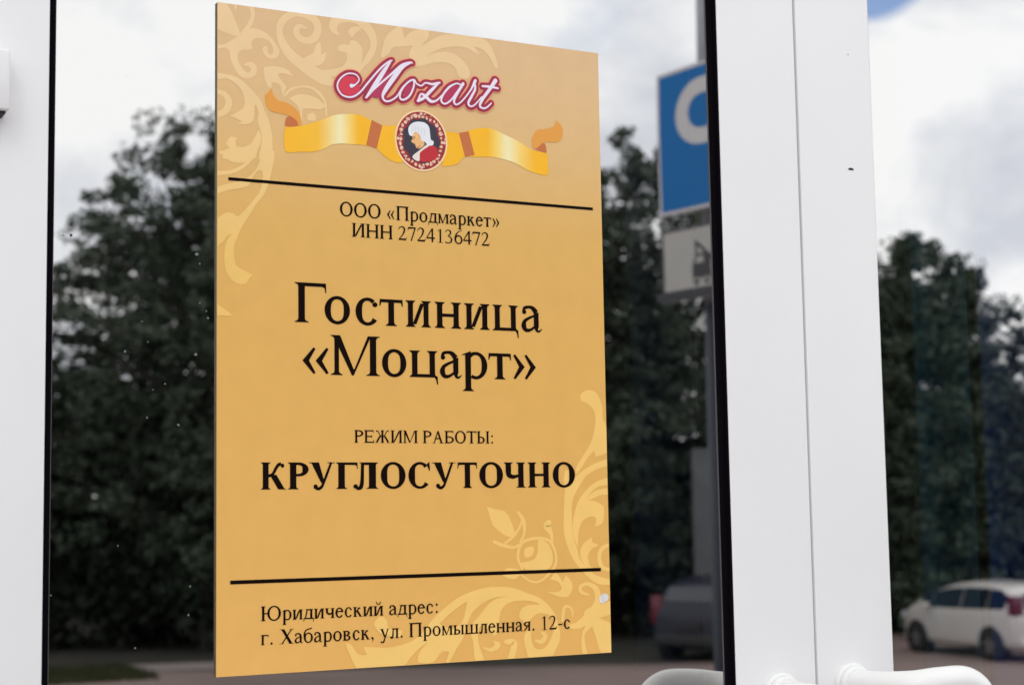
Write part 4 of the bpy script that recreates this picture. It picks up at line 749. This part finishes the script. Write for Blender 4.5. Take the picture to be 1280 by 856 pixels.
def tree(name, loc, h, rad, label, seed, slim=False, ml='leaf'):
    rng = np.random.default_rng(seed); r2 = random.Random(seed)
    root = tag(empty(name, loc), label, 'tree', None)
    tk = MB(); tk.tube([(0, 0, 0), (.1, .05, h * .3), (.0, .1, h * .6), (.1, 0, h * .93)], [.22, .17, .10, .03], M['bark'], 10); C = []
    nl = 40 if slim else 54
    for i in range(nl):
        zf = .10 + .86 * (i + r2.random()) / nl
        prof = (math.sin(math.pi * min(1, (zf - .02) * .98)) ** .7) if not slim else (1.04 - zf) ** .95 * 1.2
        R = rad * prof * r2.uniform(.55, 1.22); a = r2.random() * 6.283; z0 = h * zf * .84; z1 = min(h * zf * r2.uniform(.97, 1.05), h * 1.02)
        tip = Vector((R * math.cos(a), R * math.sin(a), z1))
        tk.tube([(0, 0, z0 * .95), (tip.x * .5, tip.y * .5, (z0 + z1) / 2), tip], [.05, .03, .010], M['bark'], 5)
        for q in range(9):
            f_ = .25 + .80 * q / 8; w_ = .25 + .55 * rad / 3 * (1 - .45 * q / 8); s_ = r2.uniform(.22, .58) * (1.15 - .6 * f_ * r2.random())
            C.append((tip.x * f_ + r2.gauss(0, w_), tip.y * f_ + r2.gauss(0, w_), z0 + (z1 - z0) * f_ + r2.gauss(0, w_ * .8), s_ * 1.25, s_ * 1.25, s_ * .7))
    for q in range(16): s_ = r2.uniform(.14, .32); C.append((r2.gauss(0, .22) * rad * .6, r2.gauss(0, .22) * rad * .6, h * (.90 + .09 * r2.random()), s_, s_, s_ * 1.4))
    tk.build('trunk', root)
    leaf_obj('crown', leaves(rng, C, 78, .085, .45), M[ml], root)
    return root
def copy_tree(o, loc, rz, s, label):
    c = o.copy(); COL.objects.link(c); c.location = loc; c.rotation_euler = (0, 0, rz); c.scale = s; c['label'] = label
    for ch in list(o.children):
        k_ = ch.copy(); COL.objects.link(k_); k_.parent = c
    return c
tA = tree('broadleaf_tree', (11.9, -36.2, 0), 12.2, 3.9, 'tall broad dark tree mirrored left of the gold sign', 1)
tB = tree('broadleaf_tree', (22.4, -32.8, 0), 12.0, 2.9, 'tall leafy tree mirrored behind the parking sign', 2, ml='leaf2')
tC = tree('slender_tree', (27.75, -29.9, 0), 9.6, 1.7, 'slender pointed tree mirrored in the right door, tallest there', 3, slim=True)
G_ = 'trees along the far edge of the car park'
for o in (tA, tB, tC): o['group'] = G_
copy_tree(tA, (13.6, -36.4, 0), 1.3, (1, 1, 1.03), 'broad tree hidden behind the left part of the gold sign')
copy_tree(tB, (16.2, -35.0, 0), 2.3, (1, 1, 1.02), 'broad tree hidden behind the middle of the gold sign')
copy_tree(tA, (18.9, -34.0, 0), 3.6, (.95, .95, 1.0), 'broad tree mirrored at the right edge of the gold sign')
copy_tree(tB, (24.3, -31.9, 0), 4.4, (.8, .8, .88), 'tree mirrored behind the left of the two meeting stiles')
copy_tree(tC, (25.9, -31.2, 0), 1.1, (1, 1, .98), 'slender tree mirrored behind the right of the two meeting stiles')
copy_tree(tC, (26.95, -30.6, 0), 2.7, (.75, .75, .95), 'thin tree mirrored right beside the right stile edge')
copy_tree(tC, (29.1, -29.4, 0), 2.0, (1, 1, .92), 'slender tree mirrored second from the right in the right door')
copy_tree(tB, (31.7, -29.6, 0), .6, (.75, .75, .63), 'rounder lower tree mirrored at the right edge of the picture')
copy_tree(tB, (34.4, -28.5, 0), 1.9, (.8, .8, .70), 'round tree beyond the right edge of the picture')
copy_tree(tA, (8.4, -39.6, 0), 5.0, (.75, .75, .60), 'lower tree mirrored beside the left stile of the door')
copy_tree(tB, (4.9, -40.4, 0), 3.0, (.8, .8, .85), 'tree mirrored behind the left door stile')
copy_tree(tB, (11.6, -39.8, 0), 5.6, (1.2, 1.2, .86), 'wide tree mirrored low behind the tall tree left of the gold sign')
copy_tree(tA, (22.3, -35.6, 0), .9, (.9, .9, .85), 'tree filling the mirrored view under the parking sign')
# shrubs and saplings closing the gaps under the crowns: nobody could count them
rng = np.random.default_rng(5); C = []; r3 = random.Random(9)
for i in range(700):
    x = r3.uniform(-6, 46); yb = -39.6 + (x - 7) * .30; y = yb + r3.uniform(-3.5, 3.2) - (1.5 if x < 9 else 0)
    z = abs(r3.gauss(0, 1)) * 2.4 if i % 2 else r3.uniform(.2, 5.6)
    C.append((x, y, min(z, 6.2), r3.uniform(.7, 1.3), r3.uniform(.7, 1.3), r3.uniform(.5, 1.0)))
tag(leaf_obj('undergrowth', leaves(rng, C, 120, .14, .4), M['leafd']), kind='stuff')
C = []
for i in range(500):
    x = r3.uniform(-20, 75); y = -52 + (x - 7) * .30 + r3.uniform(-3, 3); C.append((x, y, r3.uniform(.3, 6.3), 1.6, 1.6, 1.2))
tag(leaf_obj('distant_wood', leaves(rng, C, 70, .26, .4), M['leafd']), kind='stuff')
# rough grass at the far edge of the car park
gv = []; rg = np.random.default_rng(3)
n = 9000; gx = rg.uniform(4.5, 8.9, n); gy = rg.uniform(-32.6, -29.6, n)
hh = rg.uniform(.06, .16, n); aa = rg.uniform(0, 6.28, n); ww = .012
gv = np.stack([np.stack([gx - ww * np.cos(aa), gy - ww * np.sin(aa), gx * 0 + .004], 1), np.stack([gx + ww * np.cos(aa), gy + ww * np.sin(aa), gx * 0 + .004], 1), np.stack([gx + .05 * np.sin(aa) + .004, gy + .05 * np.cos(aa), hh], 1), np.stack([gx + .05 * np.sin(aa) - .004, gy + .05 * np.cos(aa), hh], 1)], 1).reshape(-1, 3)
tag(leaf_obj('rough_grass', gv, mat('grass_olive', (.045, .052, .014), .8, var=.3, vscale=2)), kind='stuff')

# parking sign on its post
M['galv'] = mat('galvanised', (.30, .30, .33), .5, metal=.6, var=.1)
M['sblue'] = mat('sign_blue', (.006, .155, .45), .5, spec=.15); M['swhite'] = mat('sign_white', (.62, .60, .60), .45); M['sgrey'] = mat('sign_back', (.35, .35, .36), .5, metal=.4)
M['splate'] = mat('plate_white', (.44, .43, .40), .5, var=.06, vscale=4); M['sdark'] = mat('sign_black', (.02, .02, .025), .5)
ps = tag(empty('parking_sign', (4.57, -5.03, 0)), 'blue parking sign above a car plate on a grey post, mirrored in the left glass', 'road sign')
b = MB(); b.tube([(0, -.09, 3.96), (0, -.09, 6.3)], .038, M['galv'], 16); b.tube([(0, -.09, 0), (0, -.09, 3.9595)], .041, mat('dark_lower_post', (.016, .022, .034), .6), 16); b.tube([(0, -.09, 6.3), (0, -.09, 6.32)], [.042, .030], M['galv'], 16); b.build('post', ps)  # post is darker below the plate
def board(name, z0, z1, w_, h, face, border, yaw, par):
    """face looks to local -x; width along local y"""
    b = MB(); Rz = Matrix.Rotation(yaw, 3, 'Z')
    def bx(x0, x1, ya, yb, za, zb, m):
        b.box((x0, ya, za), (x1, yb, zb), m, Rz, Vector((0, 0, 0)))
    return b, bx
YAW = .13
Rz = Matrix.Rotation(-YAW, 4, 'Z')
def place(o): o.matrix_local = Matrix.Translation((-.070, 0, 0)) @ Rz; return o
b = MB(); b.box((0, -.35, 4.42), (.012, .35, 5.13), M['sgrey']); b.box((-.001, -.348, 4.422), (-.0002, .348, 5.128), M['swhite']); b.box((-.002, -.332, 4.438), (-.0011, .332, 5.112), M['sblue'])
bd = place(b.build('sign_board', ps))
# letter P: stem to the +y side, bowl to the -y side (reads P from -x)
b = MB(); x = -.0025
def quad(pts, m, xx): b.add([(xx, p[0], p[1]) for p in pts], [tuple(range(len(pts)))], m)
quad([(.20, 4.50), (.20, 5.055), (.115, 5.055), (.115, 4.50)], M['swhite'], x)
oy_, oz2, ro, ri = -.03, 4.895, .16, .082
quad([(.116, 5.055), (oy_, 5.055), (oy_, 4.977), (.116, 4.977)], M['swhite'], x); quad([(.116, 4.813), (oy_, 4.813), (oy_, 4.735), (.116, 4.735)], M['swhite'], x)
for i in range(20):
    a0, a1 = R_(90 - 9 * i), R_(90 - 9 * (i + 1))
    quad([(oy_ - ro * 1.15 * math.cos(a0), oz2 + ro * math.sin(a0)), (oy_ - ro * 1.15 * math.cos(a1), oz2 + ro * math.sin(a1)), (oy_ - ri * 1.15 * math.cos(a1), oz2 + ri * math.sin(a1)), (oy_ - ri * 1.15 * math.cos(a0), oz2 + ri * math.sin(a0))], M['swhite'], x)
o = b.build('letter', bd)
b = MB(); b.box((0, -.35, 3.985), (.010, .35, 4.35), M['sgrey']); b.box((-.001, -.348, 3.987), (-.0002, .348, 4.348), M['sdark']); b.box((-.002, -.330, 4.003), (-.0011, .330, 4.332), M['splate'])
pb = place(b.build('plate_board', ps))
b = MB()
def q2_(y0, z0, y1, z1, m=M['sdark'], xx=-.0025): quad([(y0, z0), (y0, z1), (y1, z1), (y1, z0)], m, xx)
q2_(.338, 3.997, -.338, 4.04)                       # kerb
quad([(.30, 4.085), (.30, 4.20), (.24, 4.235), (.20, 4.235), (.19, 4.14), (.07, 4.14), (.07, 4.085)], M['sdark'], -.0025)      # lorry
quad([(.285, 4.17), (.245, 4.215), (.225, 4.215), (.225, 4.17)], M['splate'], -.003)
quad([(.12, 4.14), (-.055, 4.275), (-.065, 4.262), (.10, 4.13)], M['sdark'], -.0026); quad([(-.045, 4.262), (-.060, 4.265), (-.060, 4.19), (-.045, 4.19)], M['sdark'], -.0027)   # crane and hook
quad([(.055, 4.085), (.05, 4.165), (.02, 4.205), (-.055, 4.205), (-.082, 4.15), (-.082, 4.085)], M['sdark'], -.0028)              # lifted car
quad([(.0, 4.16), (-.005, 4.19), (-.045, 4.19), (-.06, 4.16)], M['splate'], -.0031)
for yc in (.25, .13, .02, -.055): quad([(yc + .022 * math.cos(t * .52), 4.078 + .028 * math.sin(t * .52)) for t in range(12)], M['sdark'], -.0032)
for yc in (.02, -.055): quad([(yc + .009 * math.cos(t * .52), 4.08 + .012 * math.sin(t * .52)) for t in range(12)], M['splate'], -.0034)
sym = b.build('tow_lorry_symbol', pb); sym.location = (0, -.045, 0)
for z in (4.6, 4.95, 4.17):
    b = MB(); b.box((-.045, -.135, z), (.042, -.045, z + .03), M['galv']); b.build('bracket', ps)

# grey concrete gate pillar
M['pillar'] = mat('dark_concrete', (.12, .125, .13), .9, var=.15, vscale=2); cp = MB(); cp.box((-.45, -.35, 0), (.45, .35, 4.33), M['pillar']); 
o = cp.build('gate_pillar', None, .02); o.location = (21.42, -29.30, 0); o.rotation_euler = (0, 0, -.5); tag(o, 'tall square grey concrete pillar mirrored low in the left glass beside the stile', 'pillar')

# parked cars
def car(name, loc, rz, scale, paint, label, dark=False):
    root = tag(empty(name, loc, rz), label, 'car', 'cars parked opposite the door'); root.scale = (scale,) * 3
    gl = mat('car_glass', (.010, .016, .026), .08, spec=.8); tyre = mat('tyre', (.015, .015, .016), .85); rim = mat('wheel_rim', (.35, .35, .36), .35, metal=.7); shp = None; trim = mat('black_trim', (.02, .02, .02), .7)
    red = mat('tail_lamp_red', (.12, .006, .016), .3, coat=.15); clr = mat('lamp_clear', (.55, .56, .58), .15, coat=.5)
    # x, bottom, belt, half width, roof, roof half width   (front is +x)
    ST = [(2.04, .42, .64, .54, .67, .47), (1.97, .26, .78, .71, .83, .60), (1.78, .22, .88, .80, .97, .67), (1.45, .20, .93, .845, 1.11, .69), (1.10, .20, .96, .85, 1.27, .675), (.72, .20, .97, .855, 1.42, .64), (.30, .20, .975, .855, 1.52, .60), (-.30, .20, .985, .855, 1.565, .59), (-.95, .20, 1.0, .85, 1.56, .585), (-1.45, .20, 1.02, .84, 1.515, .57), (-1.80, .22, 1.03, .815, 1.40, .55), (-1.95, .25, 1.02, .78, 1.16, .57), (-2.02, .34, .80, .72, .86, .62)]
    def sec(s_):
        x_, zb, zl, hw, zr, rw = s_
        half = [(0, zb), (hw * .80, zb), (hw * .97, zb + .08), (hw, zb + (zl - zb) * .45), (hw * .985, zl - .05), (hw * .955, zl), (rw + (hw * .955 - rw) * .12, zl + (zr - zl) * .86), (rw * .80, zr - .004), (0, zr + .02)]
        return [(x_, y_, z_) for y_, z_ in half] + [(x_, -y_, z_) for y_, z_ in reversed(half[1:-1])]
    secs = [sec(s_) for s_ in ST]; n_ = len(secs[0]); b = MB(); vs = [p for s_ in secs for p in s_]
    fs = [(i * n_ + k_, i * n_ + (k_ + 1) % n_, (i + 1) * n_ + (k_ + 1) % n_, (i + 1) * n_ + k_) for i in range(len(secs) - 1) for k_ in range(n_)]
    fs += [tuple(reversed(range(n_))), tuple(range((len(secs) - 1) * n_, len(secs) * n_))]
    b.add(vs, fs, paint, True)
    bo_ = b.build('body', root); bmx = bmesh.new(); bmx.from_mesh(bo_.data); bmesh.ops.recalc_face_normals(bmx, faces=bmx.faces); bmx.to_mesh(bo_.data); bmx.free()
    for p in bo_.data.polygons: p.use_smooth = True
    sb = bo_.modifiers.new('s', 'SUBSURF'); sb.levels = 2; sb.render_levels = 2
    def P_(x_, v, sd):   # point on side glass, v 0 belt .. 1 roof edge
        for i in range(len(ST) - 1):
            if ST[i][0] >= x_ >= ST[i + 1][0]:
                t = (ST[i][0] - x_) / (ST[i][0] - ST[i + 1][0]); a, c = secs[i], secs[i + 1]
                bl = [a[5][q] + (c[5][q] - a[5][q]) * t for q in range(3)]; tp = [a[6][q] + (c[6][q] - a[6][q]) * t for q in range(3)]
                p = [bl[q] + (tp[q] - bl[q]) * v for q in range(3)]; return (p[0], (p[1] + .012) * sd, p[2])
    for sd in (1, -1):
        for xs in ((1.16, .80), (.77, -.22), (-.26, -1.10), (-1.13, -1.66)):
            g_ = MB(); k = 8; vs = []
            for i in range(k + 1):
                x_ = xs[0] + (xs[1] - xs[0]) * i / k; vs += [P_(x_, .07, sd), P_(x_, .93 if x_ > -1.5 else .82, sd)]
            g_.add(vs, [(2 * i, 2 * i + 2, 2 * i + 3, 2 * i + 1) for i in range(k)], gl, True); g_.build('side_window', root)
        # tail lamp, head lamp, mirror
        b = MB(); b.box((-1.99, .56, .93 - .25 * dark), (-1.78, .80, 1.32 - .12 * dark), red); o_ = b.build('tail_light', root, .03)
        if sd < 0: o_.scale = (1, -1, 1)
        b = MB(); b.box((1.66, .52, .70), (1.97, .775, .86), clr); o_ = b.build('headlight', root, .04)
        if sd < 0: o_.scale = (1, -1, 1)
        b = MB(); b.box((.72, .87, .97), (.90, 1.02, 1.10), paint); o_ = b.build('wing_mirror', root, .03)
        if sd < 0: o_.scale = (1, -1, 1)
    b = MB(); b.add([(1.42, -.60, 1.165), (1.42, .60, 1.165), (.58, .54, 1.50), (.58, -.54, 1.50)], [(0, 1, 2, 3)], gl); b.build('windscreen', root)
    b = MB(); b.add([(-1.99, -.52, 1.10), (-1.99, .52, 1.10), (-1.84, .46, 1.37), (-1.84, -.46, 1.37)], [(3, 2, 1, 0)], gl); b.build('rear_window', root)
    b = MB(); b.box((-2.07, -.70, .30), (-1.90, .70, .50), paint if not dark else trim); b.build('bumper', root, .04)
    b = MB(); b.box((1.90, -.62, .28), (2.09, .62, .46), paint if not dark else trim); b.build('bumper', root, .04)
    b = MB(); b.box((-2.078, -.26, .60), (-2.055, .26, .71), M['sgrey'] if not dark else trim); b.build('number_plate', root)
    for xw in (1.28, -1.27):
        for sd in (1, -1):
            b = MB(); 
            for (r_, ya, yb, m_) in ((.37, .62, .862, trim),):   # arch
                vs = []; n2 = 20
                for yv in (ya, yb): vs += [(xw + r_ * math.cos(2 * math.pi * i / n2), yv * sd, .34 + r_ * math.sin(2 * math.pi * i / n2)) for i in range(n2)]
                b.add(vs, [(i, (i + 1) % n2, n2 + (i + 1) % n2, n2 + i) for i in range(n2)] + [tuple(range(n2)), tuple(range(n2, 2 * n2))], m_)
            b.build('wheel_arch', root)
            wh = empty('wheel', (xw, sd * .79, .31)); wh.parent = root
            me = MB(); n2 = 28; prof = [(.18, .09), (.27, .10), (.30, .085), (.31, .05), (.31, -.05), (.30, -.085), (.27, -.10), (.18, -.09)]; vs = []
            for r_, y_ in prof: vs += [(r_ * math.cos(2 * math.pi * i / n2), y_, r_ * math.sin(2 * math.pi * i / n2)) for i in range(n2)]
            me.add(vs, [(k_ * n2 + i, k_ * n2 + (i + 1) % n2, (k_ + 1) * n2 + (i + 1) % n2, (k_ + 1) * n2 + i) for k_ in range(7) for i in range(n2)], tyre, True); me.build('tyre', wh)
            me = MB(); me.tube([(0, -.085 * 1, 0), (0, .085, 0)], .055, rim, 12)
            for q in range(5):
                a = 2 * math.pi * q / 5; me.box((-.035, sd * .06, 0), (.035, sd * .085, .185), rim, Matrix.Rotation(a, 3, 'Y'), Vector((0, 0, 0)))
            me.tube([(0, -.02, 0), (0, .02, 0)], .186, mat('wheel_inner', (.05, .05, .05)), 20); me.build('rim', wh)
    return root
SILVER = mat('pearl_paint', (.62, .59, .55), .25, coat=.6, metal=.1)
NAVY = mat('navy_paint', (.008, .009, .022), .45, coat=.15)
car('parked_car', (24.25, -24.0, 0), math.atan2(-.994, .123), .96, SILVER, 'small silver white people carrier mirrored low in the right glass')
car('parked_car', (20.5, -27.4, 0), math.atan2(-1.42, 2.51), 1.08, NAVY, 'dark navy car with a red tail light mirrored low beside the pillar', True)
